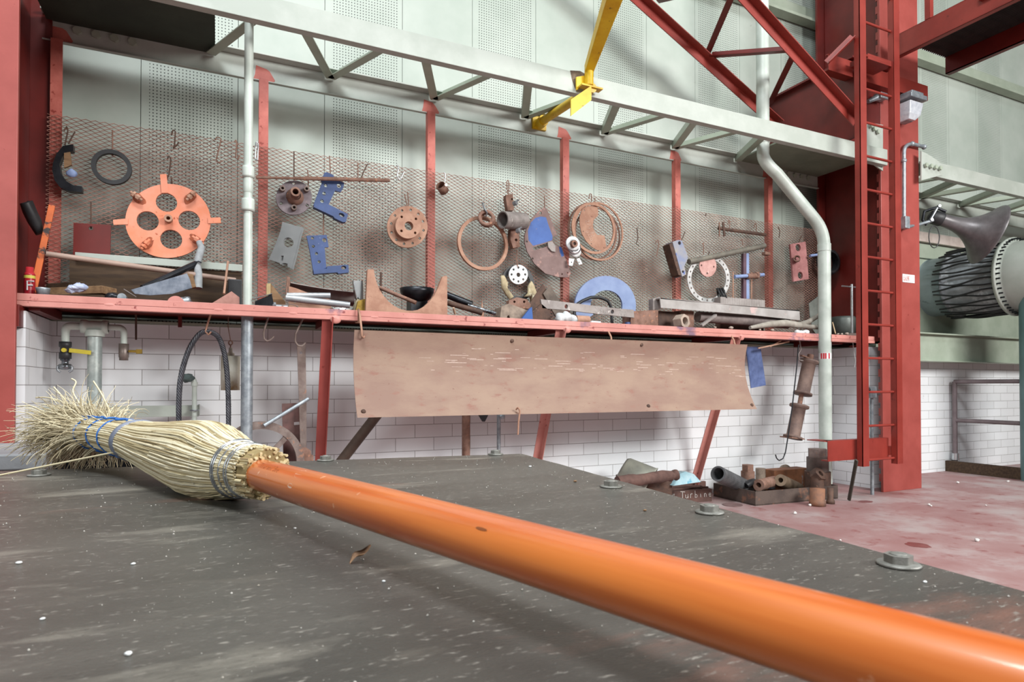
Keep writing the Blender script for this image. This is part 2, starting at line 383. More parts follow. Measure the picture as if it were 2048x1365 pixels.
# ------------------------------------------------------------------ horizontal lattice girders
ZB = 3.212; ZT = ZB + .155; YF = -.75; YR = .04
def girder(x0, x1, nodes_f, nodes_r, lab, gl, gr):
    t = thing('lattice_girder', lab, 'girder', ((x0 + x1) / 2, -.35, ZB))
    a = MB(); a.box((x0, YF, ZB), (x1, YF + .012, ZT)); a.box((x0, YF + .012, ZT - .012), (x1, YF + .07, ZT)); a.box((x0, YF + .012, ZB), (x1, YF + .06, ZB + .01)); build('front_chord', a, cream, t, .003)
    a = MB(); a.box((x0, YR, ZB), (x1, YR + .012, ZT)); a.box((x0, YR - .075, ZT), (x1, YR + .012, ZT + .012)); a.box((x0, YR - .02, ZB), (x1, YR + .01, ZB - .008)); build('rear_chord', a, cream, t, .002)
    ns = []
    for i in range(len(nodes_f)):
        ns.append((nodes_f[i], nodes_r[i]));
        if i + 1 < len(nodes_r): ns.append((nodes_f[i], nodes_r[i + 1]))
    for j, (xf, xr) in enumerate(ns):
        p0 = Vector((xf + (.05 if xr > xf else -.05), YF + .05, ZT - .05)); p1 = Vector((xr + (-.03 if xr > xf else .03), YR - .02, ZT - .05))
        a = MB(); a.angle(p0, p1, .06, .06, .007, sgn=1 if j % 2 else -1); build('lacing_bar', a, creamgreen, t)
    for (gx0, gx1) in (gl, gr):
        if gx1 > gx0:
            a = MB(); a.box((gx0, YF + .012, ZT - .03), (gx1, YR, ZT - .015)); build('gusset_plate', a, deepshade_green if gx0 < 0 else midshade_green, t)
    for gx, d in ((gl[0], 1), (gr[1], -1)):
        for i in range(4):
            a = MB()
            a.hexn((gx + d * (.16 + .1 * i), YR, ZB + .09), NF, .045, .018); build('bolt', a, creamgreen, t)
    return t
nf = [.36 + .79 * i for i in range(7)]
nr = [-.02 + .79 * i for i in range(8)]
nf = [.34 + .8 * i for i in range(6)]; nr = [-.06 + .8 * i for i in range(7)]
girder(-1.0, 5.93, nf, nr, 'long cream lattice girder spanning above the rusty mesh between the two red columns', (-.98, -.03), (4.75, 5.93))
girder(6.53, 14.0, [7.3 + .8 * i for i in range(7)], [6.9 + .8 * i for i in range(8)], 'cream lattice girder continuing to the right of the ladder above the horn speaker', (6.53, 6.9), (13.5, 13.5))
# gusset plates at the right column
a = MB(); a.plate([(1733, 244), (1766, 250), (1766, 342), (1733, 318)], -.70, .012)
g = single('gusset_plate', a, cream, 'cream bolted gusset plate fixed to the column behind the ladder rungs', 'plate')
for i, (x, y) in enumerate([(1741, 252), (1748, 258), (1755, 264), (1738, 300), (1746, 303), (1755, 306)]):
    p = P(x, y, -.712); b = MB(); b.hexn(p, NF, .04, .02); build('bolt', b, creamgreen, g, off=g.location)
a = MB(); a.plate([(1843, 302), (1860, 311), (1878, 323), (1885, 350), (1843, 361)], -.76, .012)
g = single('gusset_plate', a, cream, 'cream gusset plate with four bolts at the right side of the red column', 'plate')
for i, (x, y) in enumerate([(1851, 331), (1861, 333), (1870, 335), (1879, 337)]):
    p = P(x, y, -.772); b = MB(); b.hexn(p, NF, .04, .02); build('bolt', b, creamgreen, g, off=g.location)

# ------------------------------------------------------------------ red posts, mesh panel, shelf
posts = [(-.92, 105), (.28, 525), (1.51, 863), (2.73, 1132), (3.96, 1357), (5.17, 1541)]
plab = ['dark red post in the shadow at the left end of the mesh', 'red post just right of the cream pipe, rising through the mesh', 'red post right of the brown bolted flange, through the mesh', 'red post between the blue quadrant and the hanging wire coils', 'red post behind the hanging block with blue paint', 'rightmost red post, just left of the bent drain pipe']
for (x, px), lb in zip(posts, plab):
    t = thing('support_post', lb, 'post', (x, 0, 1.54), 'red posts holding the mesh')
    a = MB(); a.box((x - .031, -.004, 1.54), (x + .031, .006, ZB)); a.box((x - .031, .006, 1.54), (x - .024, .05, ZB)); build('bar', a, redpost, t)
    a = MB(); a.plate([(px - 16, 0), (px + 16, 0), (px + 16, 1), (px - 16, 1)], 0, .001); a = MB()
    rr = random.Random(int(px)); w2 = .07
    o = [(x - w2, ZB - .006), (x + w2 * .9, ZB - .006), (x + w2 * 1.1, ZB + .02), (x + w2 * .6, ZB + .06 + .02 * rr.random()), (x + w2 * .3, ZB + .09), (x - w2 * .7, ZB + .085 + .02 * rr.random()), (x - w2 * .8, ZB + .04)]
    a.prism(o, [], (0, YR - .003, 0), X_, Z_, NF, .002); build('paint_patch', a, redpost, t)

def expanded_mesh(x0, x1, z0, z1, Y):
    # expanded metal: wavy strips joined at the knuckles
    W, H = .050, .0133; t = .0031; b = .0050; mb = MB()
    nx = int((x1 - x0) / W) * 2; nz = int((z1 - z0) / (H / 1)); vs = []; fs = []
    def sag(x, z): return .02 * noise.noise(Vector((x * .8, z * 1.3, 4)))
    for r in range(nz + 1):
        base = z0 + r * H; base_i = len(vs)
        for i in range(nx + 1):
            x = x0 + i * W / 2
            ph = (i + r) % 2
            z = base + (H * .5 - .0008) * (1 if ph else -1)
            dy = sag(x, base) + (.003 if ph else -.003)
            # four corners of the strand section, pinched at the knuckles
            vs += [(x, Y - b / 2 + dy, z - t / 2), (x, Y - b / 2 + dy, z + t / 2), (x, Y + b / 2 + dy, z + t / 2), (x, Y + b / 2 + dy, z - t / 2)]
        for i in range(nx):
            a = base_i + i * 4; c = a + 4
            for k in range(4):
                l = (k + 1) % 4; fs.append((a + k, c + k, c + l, a + l))
    mb.add(vs, fs); return mb
MESHY = -.035
mb = expanded_mesh(-.96, 5.9, 1.536, 2.73, MESHY)
single('expanded_metal_panel', mb, meshrust, 'long sheet of rusty diamond mesh hung with parts above the red shelf', 'mesh panel')

SX0, SX1, SY, SZT = -.97, 5.93, -.6, 1.541
t = thing('wall_shelf', 'long red steel shelf crowded with machine parts, braced from the tiled wall', 'shelf', (2.5, -.3, 1.47))
def front(a, x0, x1):
    a.box((x0, SY, SZT - .038), (x1, SY + .006, SZT)); a.box((x0, SY - .004, SZT - .068), (x1, SY + .04, SZT - .040)); return a
a = front(MB(), SX0, 5.13); build('front_edge', a, shelfred, t, .002)
a = front(MB(), 5.31, 5.93); build('front_edge', a, shelfred, t, .002)
a = MB(); a.box((SX0, SY + .01, SZT - .03), (5.13, .22, SZT - .012)); a.box((5.37, SY + .01, SZT - .03), (5.93, .22, SZT - .012)); a.box((5.13, -.46, SZT - .03), (5.37, .22, SZT - .012)); build('deck', a, reddark, t)
for x in (-.9, .66, 2.37, 4.13, 5.5):
    a = MB(); a.bar((x, SY + .05, 1.48), (x, -.02, 1.48), .05, .05); build('cross_bearer', a, reddark, t)
for x, yb, zb in ((.66, -.12, .02), (2.37, -.06, .12), (4.13, -.03, .12)):
    a = MB(); a.angle((x, SY + .02, 1.5), (x, yb, zb), .06, .05, .006, up=NF, sgn=1); build('brace', a, shelfred if x > 1 else red, t)
    a = MB(); a.sphere((x + .02, SY - .002, 1.475), .035, sc=(1, .35, .8)); build('weld', a, shelfred, t)
a = MB(); a.box((-1.03, -.66, 1.36), (-.94, -.52, 1.475)); build('end_bracket', a, reddark, t)
a = MB(); a.box((SX0 + .01, -.5, 1.40), (SX0 + .02, -.02, 1.48)); build('end_bearer', a, reddark, t)
for x in (-.55, .0, .42, .93, 1.5, 2.0, 2.6, 3.2, 3.7, 4.4, 4.8):
    a = MB(); a.sphere((x, SY - .002, SZT - .04), .02, 10, 6, sc=(1.4, .2, .45)); build('weld', a, shelfred, t)

# ------------------------------------------------------------------ pipes
def P3(px, py, Y): return P(px, py, Y)
t = thing('riser_pipe', 'cream vertical pipe with two couplings, standing left of the first bright red post', 'pipe', (P(493, 900, -.52).x, -.52, 0))
xx = P(495, 600, -.52).x
a = MB(); a.cyl((xx, -.52, 1.53), (xx, -.52, 3.32), .0265, seg=24); build('upper_pipe', a, pipewhite, t)
z1 = P(497, 345, -.52).z; z2 = P(497, 411, -.52).z
for z, h, r in ((z1, .035, .034), (z2, .038, .037)):
    a = MB(); a.lathe((xx, -.52, z - h), Z_, [(0, .027), (0, r), (.012, r + .002), (2 * h - .012, r + .002), (2 * h, r), (2 * h, .027)], 24); build('coupling', a, pipewhite, t)
a = MB(); a.lathe((xx, -.52, z1 - .13), Z_, [(0, .0265), (.01, .031), (.06, .03), (.13, .027)], 24); build('reducer', a, pipewhite, t)
a = MB(); a.cyl((xx, -.5, 0), (xx, -.5, 1.5), .0345, seg=24); build('lower_pipe', a, galv, t, label='bare galvanised lower pipe')

t = thing('drain_pipe', 'thick cream drain pipe bending down to the right in front of the mesh end', 'pipe', (P(1650, 900, -.7).x, -.7, 0))
yu, yl = -.4, -.535
pa = P(1526, 275, yu); pb = P(1524, 312, yu); pc = P(1648, 462, yl); xd = pc.x
def arcpts(p0, p1, p2, n=8):
    return [(Vector(p0) * (1 - s) ** 2 + Vector(p1) * 2 * s * (1 - s) + Vector(p2) * s * s) for s in [i / n for i in range(n + 1)]]
xu = pa.x
a = MB(); a.cyl((xu, yu, pa.z), (xu, yu, 6.5), .058, seg=28); build('upper_pipe', a, pipewhite, t)
d = (pc - pb).normalized()
pts = [Vector((xu, yu, pa.z + .02))] + arcpts((xu, yu, pb.z + .03), pb - Z_ * .05, pb + d * .22, 8) + arcpts(pc - d * .16, pc, pc - Z_ * .16, 8)
a = MB(); a.tube(pts, .056, 28); build('bend', a, pipewhite, t)
a = MB(); a.cyl((xd, yl, 0), (xd, yl, pc.z - .15), .058, seg=28); build('lower_pipe', a, pipewhite, t)
for p, ax in ((Vector((xu, yu, pa.z - .06)), Z_), (Vector((xd, yl, pc.z - .2)), Z_)):
    a = MB(); a.cyl(p, p + ax * .07, .0615, seg=28); build('collar', a, pipewhite, t)
a = MB(); pz = P(1650, 712, yl - .06).z; a.cyl((xd, yl, pz - .03), (xd, yl, pz + .03), .0588, seg=28, cap=False); build('tape_band', a, white, t, label='white band with red bars')
a = MB(); 
for an in (-3.0, -2.65, -2.35, -1.8):
    c = Vector((xd + .0592 * math.cos(an), yl + .0592 * math.sin(an), pz)); tg = Vector((-math.sin(an), math.cos(an), 0)); n_ = Vector((math.cos(an), math.sin(an), 0))
    a.obox(c, tg * .007, n_ * .0008, Z_ * .027)
build('red_bars', a, M('signal_red', '#c22a34'), t)
# ------------------------------------------------------------------ hall shell behind the camera
shellm = M('hall_wall', '#454a47', '#3c413e', .5, .8, bump=0)
mb = MB(); mb.box((-8, -14.2, -.1), (18, -14, 9.5)); struct('wall_front', mb, shellm)
mb = MB(); mb.box((-8.2, -14, -.1), (-8, .6, 9.5)); struct('wall_left', mb, shellm)
mb = MB(); mb.box((18, -14, -.1), (18.2, .6, 9.5)); struct('wall_right', mb, shellm)
mb = MB(); mb.box((-8, -14, 9.5), (18, .6, 9.7)); struct('ceiling', mb, shellm)

# ------------------------------------------------------------------ ladder
YL = -1.0
lx0, lx1 = P(1722, 450, YL).x, P(1735, 450, YL).x; rx0, rx1 = P(1790, 450, YL).x, P(1802, 450, YL).x
t = thing('fixed_ladder', 'tall red steel ladder in front of the column right of the drain pipe', 'ladder', ((lx0 + rx1) / 2, YL, .3))
for a0, a1 in ((lx0, lx1), (rx0, rx1)):
    a = MB(); a.box((a0, YL, .33), (a1, YL + .006, 7.5)); a.box((a0, YL, .33), (a0 + .006, YL + .055, 7.5)); build('rail', a, reddeep, t)
for k in range(23):
    z = .382 + .3055 * k
    a = MB(); a.cyl((lx0 + .004, YL + .03, z), (rx0 + .008, YL + .03, z), .0115, seg=10); build('rung', a, reddeep, t)
bz0, bz1 = .385, .565; bx0 = P(1656, 900, -.92).x
a = MB(); a.box((bx0, -.92, bz0), (rx0, -.912, bz1)); a.box((bx0, -.912, bz1 - .01), (rx0, -.85, bz1)); a.box((bx0, -.912, bz0), (rx0, -.85, bz0 + .01)); a.box((bx0 - .02, -.9, bz1 - .008), (bx0 + .1, -.72, bz1)); build('foot_bracket', a, reddeep, t)
a = MB(); a.box((rx0 - .01, -.94, bz0 + .02), (rx0 + .06, -.685, bz0 + .1)); build('foot_bracket', a, reddeep, t)
# support channel under the catwalk
YC = -.76; cx0, cx1 = P(1657, 110, YC).x, P(1855, 110, YC).x
a = MB(); a.box((cx0, YC, 3.97), (cx1, YC + .008, 4.12)); a.box((cx0, YC + .008, 3.97), (cx1, YC + .09, 3.98)); a.box((cx0, YC + .008, 4.112), (cx1, YC + .03, 4.12))
single('support_channel', a, reddeep, 'red horizontal channel under the catwalk end, crossing behind the ladder', 'beam')
a = MB(); p0 = P(1657, 128, -.80); p1 = Vector((lx0, YL + .05, 4.19)); a.angle(p0, p1, .05, .05, .007); single('ladder_stay', a, reddeep, 'slanting red angle stay from the channel to the left ladder rail', 'stay')
a = MB(); a.box((rx0 - .33, -.98, 4.02), (rx0, -.80, 4.07)); single('ladder_stay', a, reddeep, 'short red bracket joining the right ladder rail to the channel', 'stay')
# deep bracket plate running out from the wall
a = MB(); a.box((5.42, -.80, 3.39), (5.435, .235, 4.13)); a.box((5.36, -.8, 4.13), (5.93, .235, 4.15)); a.box((5.435, -.68, 3.39), (5.92, -.672, 4.12)) 
single('haunch_plate', a, reddark, 'wide dark red steel plate sloping out above the cream girder at the ladder', 'plate')
# catwalk
t = thing('catwalk', 'dark red overhead walkway with black grating at the top right', 'catwalk', (6.3, -2, 4.24))
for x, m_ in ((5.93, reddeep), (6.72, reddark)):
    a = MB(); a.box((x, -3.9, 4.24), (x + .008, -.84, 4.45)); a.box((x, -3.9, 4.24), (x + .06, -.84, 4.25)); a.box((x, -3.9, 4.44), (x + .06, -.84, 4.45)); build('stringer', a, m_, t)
a = MB()
for i in range(26): a.box((5.95 + i * .03, -3.9, 4.405), (5.954 + i * .03, -.84, 4.438))
for i in range(30): a.box((5.94, -3.88 + i * .102, 4.42), (6.72, -3.872 + i * .102, 4.43))
build('grating', a, M('grating_dark', '#2a2422', '#1f1a19', 8, .6), t)
a = MB(); q = PX(1858, 30, 5.95); a.bar((5.95, q.y, 4.45), (5.95, q.y, 5.5), .05, .05, up=X_); build('rail_post', a, reddeep, t)
a = MB(); q = PX(1975, 0, 5.93); a.box((5.89, q.y - .05, 4.36), (5.93, q.y + .05, 4.41)); build('clip', a, reddeep, t)

# ------------------------------------------------------------------ red sloping truss
t = thing('bracing_truss', 'red lattice brace descending diagonally from the top to the ladder', 'truss', P(1515, 218, -.2))
YA, YB = -.16, -.86
def ext(p, q, k): return Vector(p) + (Vector(q) - Vector(p)) * k
A0, A1 = P(1270, -12, YA), P(1556, 247, YA); B0, B1 = P(1497, 0, YB), P(1712, 238, YB)
A00 = ext(A1, A0, 1.8); B00 = ext(B1, B0, 2.2)
nrm = (A0 - A1).cross(B0 - A1).normalized()
a = MB(); a.angle(A00, A1, .085, .075, .009, up=NF); build('chord', a, reddeep, t)
a = MB(); a.angle(B00, B1, .085, .075, .009, up=NF); build('chord', a, reddeep, t)
def lace(pA, pB, a_up=NF):
    a = MB(); a.angle(P(*pA, YA - .03), P(*pB, YB + .03), .055, .055, .007, up=Z_); build('lacing_bar', a, reddark, t)
lace((1422, 116), (1590, 104)); lace((1545, 208), (1592, 112)); lace((1420, 108), (1470, -8)); lace((1318, 6), (1476, -30))

# ------------------------------------------------------------------ yellow davit
t = thing('davit_bracket', 'yellow pipe bracket and arm mounted across the cream girder', 'bracket', P(1175, 180, -.8))
pr = P(1078, 247, YR - .01); pf = P(1182, 178, YF - .05)
a = MB(); a.cyl(pr, pf + (pf - pr) * .03, .034, seg=20); build('cross_pipe', a, yellow, t)
a = MB(); a.obox(pr, X_ * .065, Y_ * .012, Z_ * .055); a.cyl(pr - Z_ * .01, pr + (pf - pr) * .1, .046, seg=16); build('base_plate', a, yellow, t)
vs = P(1178, 172, YF - .055); vt = P(1178, 138, YF - .055)
a = MB(); a.cyl(vs, vt, .033, seg=20); build('socket', a, yellow, t)
e1 = PZ(1224, 0, 3.56); e2 = ext(vt, e1, 2.2)
a = MB(); d = (e2 - vt).normalized(); sd = d.cross(Z_).normalized(); up = sd.cross(d)
r0 = [vt + sd * s * .033 + up * u * .03 for s, u in ((-1, -1), (1, -1), (1, 1), (-1, 1))]
r1 = [e2 + sd * s * .075 + up * u * .07 for s, u in ((-1, -1), (1, -1), (1, 1), (-1, 1))]
a.loft([r0, r1], smooth=False); build('arm', a, yellow, t, .004)
a = MB(); a.plate([(1142, 199), (1183, 171), (1183, 200), (1142, 232)], YF - .10, .01); build('wing_plate', a, yellow, t)
a = MB(); a.plate([(1153, 154), (1170, 151), (1170, 172), (1153, 180)], YF - .03, .012); build('wing_plate', a, yellow, t)
a = MB(); c = P(1181, 176, YF - .06); a.obox(c, X_ * .09, Y_ * .03, Z_ * .006); build('saddle', a, yellow, t)
soot = M('soot', '#4e4036', '#7a6a58', 20, .9)
a = MB(); a.prism([(P(x, y, YF).x, P(x, y, YF).z) for x, y in [(1140, 141), (1160, 142), (1174, 150), (1172, 168), (1160, 176), (1150, 178), (1144, 160)]], [], (0, YF - .001, 0), X_, Z_, NF, .001)
single('scorch_mark', a, soot, 'brown scorched patch on the cream girder beside the yellow socket', 'stain')

# ------------------------------------------------------------------ lamp, conduits on the column
t = thing('bulkhead_lamp', 'small grey wall lamp with a prismatic glass bowl on the red column', 'lamp', P(1822, 220, -.75))
a = MB(); c = P(1820, 200, -.78); a.obox(c, X_ * .125, Y_ * .095, Z_ * .022); a.obox(c + Z_ * .035, X_ * .09, Y_ * .08, Z_ * .02); build('housing', a, galv, t, .006)
glass = M('lamp_glass', '#c9cdd2', '#b6bcc4', 30, .15, bump=.3, bs=160)
c = P(1818, 210, -.78); r = []
for dz, sx, sy, ox in ((0, .105, .08, 0), (-.12, .085, .07, -.01), (-.17, .05, .05, -.03), (-.23, .035, .04, -.05)):
    r.append([c + Vector((ox + sx * a_, sy * b_, dz)) for a_, b_ in ((-1, -1), (1, -1), (1, 1), (-1, 1))])
a = MB(); a.loft(r[:3], smooth=False); build('glass_bowl', a, glass, t, .008)
a = MB(); c2 = P(1812, 243, -.76); a.obox(c2, X_ * .04, Y_ * .04, Z_ * .012); build('end_cap', a, galv, t)
YK = -.72
t = thing('conduit', 'thin grey conduit with a bent top running down the right side of the column', 'conduit', P(1808, 450, YK))
pts = [P(1808, 448, YK), P(1808, 320, YK)] + arcpts(P(1808, 305, YK), P(1809, 288, YK), P(1824, 288, YK), 6) + [P(1848, 294, YK)]
a = MB(); a.tube(pts, .018, 12); build('tube', a, galv, t)
for p in (P(1848, 294, YK), P(1808, 322, YK), P(1824, 288, YK)):
    a = MB(); a.sphere(p, .026, 10, 7); build('clamp', a, galv, t)
a = MB(); c = P(1810, 446, YK - .01); a.obox(c, X_ * .035, Y_ * .03, Z_ * .06); build('box', a, galv, t, .004)
a = MB(); a.tube([P(1736, 203, -.72), P(1752, 196, -.74), P(1760, 194, -.75)], [.02, .028, .032], 10); a.obox(P(1761, 194, -.75), X_ * .05, Y_ * .04, Z_ * .028); a.cyl(P(1765, 193, -.75), P(1780, 197, -.75), .022)
single('conduit_elbow', a, galv, 'grey conduit elbow fitting seen between the ladder rails near the lamp', 'fitting', bevel=.004)
t = thing('conduit', 'grey conduit with a switch box low on the column behind the ladder', 'conduit', P(1743, 975, -.71))
q = P(1743, 800, -.715)
a = MB(); a.cyl((q.x, q.y, .0), (q.x, q.y, P(1743, 792, -.715).z), .017, seg=12); build('tube', a, galv, t)
a = MB(); c = P(1742, 785, -.73); a.obox(c, X_ * .045, Y_ * .03, Z_ * .055); build('box', a, galv, t, .006)
a = MB(); a.sphere(P(1739, 781, -.765), .014, 8, 6, (1, .6, 1.5)); build('switch', a, blacksteel, t)

# ------------------------------------------------------------------ horn loudspeaker
zc = 6.6
hc0 = PD(1884, 440, zc); axis = (_R * .86 - _Z * .36 - _Fh * .16).normalized()
t = thing('horn_loudspeaker', 'dark grey flared horn loudspeaker hanging beside the red column', 'loudspeaker', hc0)
L_ = .46; prof = []
for i in range(15):
    s = i / 14; prof.append((L_ * s, .065 + .245 * (s ** 2.6)))
prof2 = prof + [(L_ + .012, .318), (L_ + .015, .31), (L_ - .02, .29)] + [(x_, r_ - .012) for x_, r_ in reversed(prof[1:-1])]
hornm = M('horn_grey', '#6c696a', '#5a5758', 8, .38, metal=.3, bump=.08, spots=[('#3a3636', 26, .70), ('#8a8482', 50, .74)])
a = MB(); a.lathe(hc0, axis, prof2, 40); build('bell', a, hornm, t)
a = MB(); a.lathe(hc0 - axis * .13, axis, [(0, 0), (0, .05), (.02, .07), (.12, .075), (.14, .06)], 24); build('driver', a, blackrub, t)
a = MB(); p = hc0 - axis * .06; a.tube([p + Z_ * .1 + axis * .1, p + Z_ * .11, p - axis * .12 + Z_ * .03, p - axis * .14 - Z_ * .07, p - axis * .1 - Z_ * .11], .016, 8); build('bracket', a, blacksteel, t)
a = MB(); a.bar(p - axis * .03 + Z_ * .1 - _Fh * .08, p - axis * .12 - Z_ * .09 - _Fh * .08, .012, .03, up=_Fh); build('link', a, steel, t)
for dd in (Z_ * .09 - axis * .03, -Z_ * .08 - axis * .11):
    a = MB(); a.hexn(p + dd - _Fh * .09, -_Fh, .03, .015); build('bolt', a, steel, t)
a = MB(); a.tube([P(1810, 455, YK), PD(1840, 449, 6.55), PD(1866, 441, 6.55)], .016, 10); build('arm', a, galv, t)
cp_ = PD(1868, 452, 6.5); a = MB(); a.tube([cp_ + _R * (.055 * math.sin(s * .5)) * (1 if s < 6.3 else 1) - _Z * (.115 - .115 * math.cos(s * .5)) for s in [k * .63 for k in range(21)]], .005, 6); build('cable', a, blackrub, t)

# ------------------------------------------------------------------ duct with hoses
dX, dZ = 8.27, 2.30
t = thing('bellows_duct', 'large grey duct leaving the wall with black hoses strapped around its joint', 'duct', (dX, -.3, dZ))
ductm = M('duct_grey', '#8f9da0', '#7f8e92', 3, .45, bump=.05, spots=[('#6a777a', 8, .66)])
def dy(yd): return yd - 4.7
def ringat(yd, ang, r): return Vector((dX + r * math.cos(ang), dy(yd), dZ + r * math.sin(ang)))
a = MB(); a.lathe((dX, dy(4.94), dZ), NF, [(0, .44), (.0, .37), (.05, .365), (.30, .365)], 44); build('wall_sleeve', a, ductm, t)
a = MB(); a.lathe((dX, dy(4.64), dZ), NF, [(0, .365), (.02, .40), (.04, .36), (.12, .37), (.3, .375), (.5, .37), (.62, .38)], 44); build('bellows', a, M('bellows_fabric', '#a9b0b5', '#959ca1', 12, .6, spots=[('#c8ced2', 9, .56)]), t)
a = MB(); a.lathe((dX, dy(4.03), dZ), NF, [(0, .38), (0, .452), (.035, .452), (.035, .40), (.08, .395), (.42, .385)], 48); build('flange', a, cream, t)
for k in range(48):
    an = 2 * math.pi * k / 48
    if math.cos(an) > .75: continue
    a = MB(); a.cyl(ringat(4.04, an, .43), ringat(3.955, an, .43), .010, seg=6); build('stud', a, blacksteel, t)
rnd = random.Random(4)
for k in range(40):
    an = 2 * math.pi * (k + .5) / 40
    if math.cos(an) > .8: continue
    ph = rnd.random() * 6; am = .5 + rnd.random(); pts = []
    for i in range(15):
        s = i / 14; yd = 4.70 - .68 * s
        off = (.07 * am * math.sin(s * 4.5 + (k % 2) * math.pi * .9) * math.sin(math.pi * s) + (.05 if k % 2 else -.05) * (1 - s) ** 2 * .6)
        pts.append(ringat(yd, an + off, .405 + .02 * math.sin(math.pi * s) + .008 * math.sin(5 * s + ph)))
    a = MB(); a.tube(pts, .0112, 6); build('hose', a, blackrub, t)
a = MB(); a.sphere((dX, dy(3.62), dZ), .385, 36, 24); build('elbow', a, ductm, t)
a = MB(); a.cyl((dX, dy(3.62), 0), (dX, dy(3.62), dZ), .33, seg=40); build('down_pipe', a, M('duct_teal', '#5f7f80', '#53706f', 3, .45, bump=.04), t)
# green beam under the duct
a = MB(); a.box((6.53, -.2, 1.34), (15.4, -.188, 1.65)); a.box((6.53, -.26, 1.645), (15.4, .0, 1.66)); a.box((6.53, -.26, 1.33), (15.4, .0, 1.342))
single('duct_beam', a, creamgreen, 'pale green steel beam running under the duct along the right wall', 'beam', bevel=.002)
a = MB(); a.box((6.53, .17, 2.86), (15.4, .235, 2.98)); single('wall_rail', a, M('pinkish_rail', '#c9bcb4', '#b3a59c', 6, .6), 'pale horizontal rail on the wall behind the horn loudspeaker', 'rail')
a = MB(); a.box((6.7, .19, 2.66), (15.4, .236, 2.67)); single('wall_batten', a, creamgreen, 'thin dark seam strip on the wall just above the duct sleeve', 'strip')
a = MB(); a.box((6.66, .222, 1.66), (15.4, .236, 2.85)); single('blank_panel', a, creamgreen, 'smooth pale green sheet on the wall around the duct', 'panel')
# handrail
t = thing('handrail', 'dull brown tubular handrail beside the pit under the duct', 'handrail', (8.2, -.1, 0))
hm = M('handrail_paint', '#75686a', '#685c5e', 8, .5)
a = MB(); a.cyl((8.2, -.06, 0), (8.2, -.06, 1.10), .027, seg=16); build('post', a, hm, t)
for z in (1.10, .625):
    a = MB(); a.cyl((8.2, -.06, z), (8.2, -3.5, z), .025, seg=14); build('rail', a, hm, t)
a = MB(); a.cyl((8.2, -.06, .14), (8.2, -.06, .22), .04, seg=16); a.cyl((8.2, -.06, .0), (8.2, -.06, .03), .055, seg=16); build('base_fitting', a, steelbright, t)
a = MB(); a.box((8.10, -3.5, 0), (8.16, .0, .13)); single('toe_board', a, wooddark, 'brown timber kerb board on the floor below the handrail', 'board')
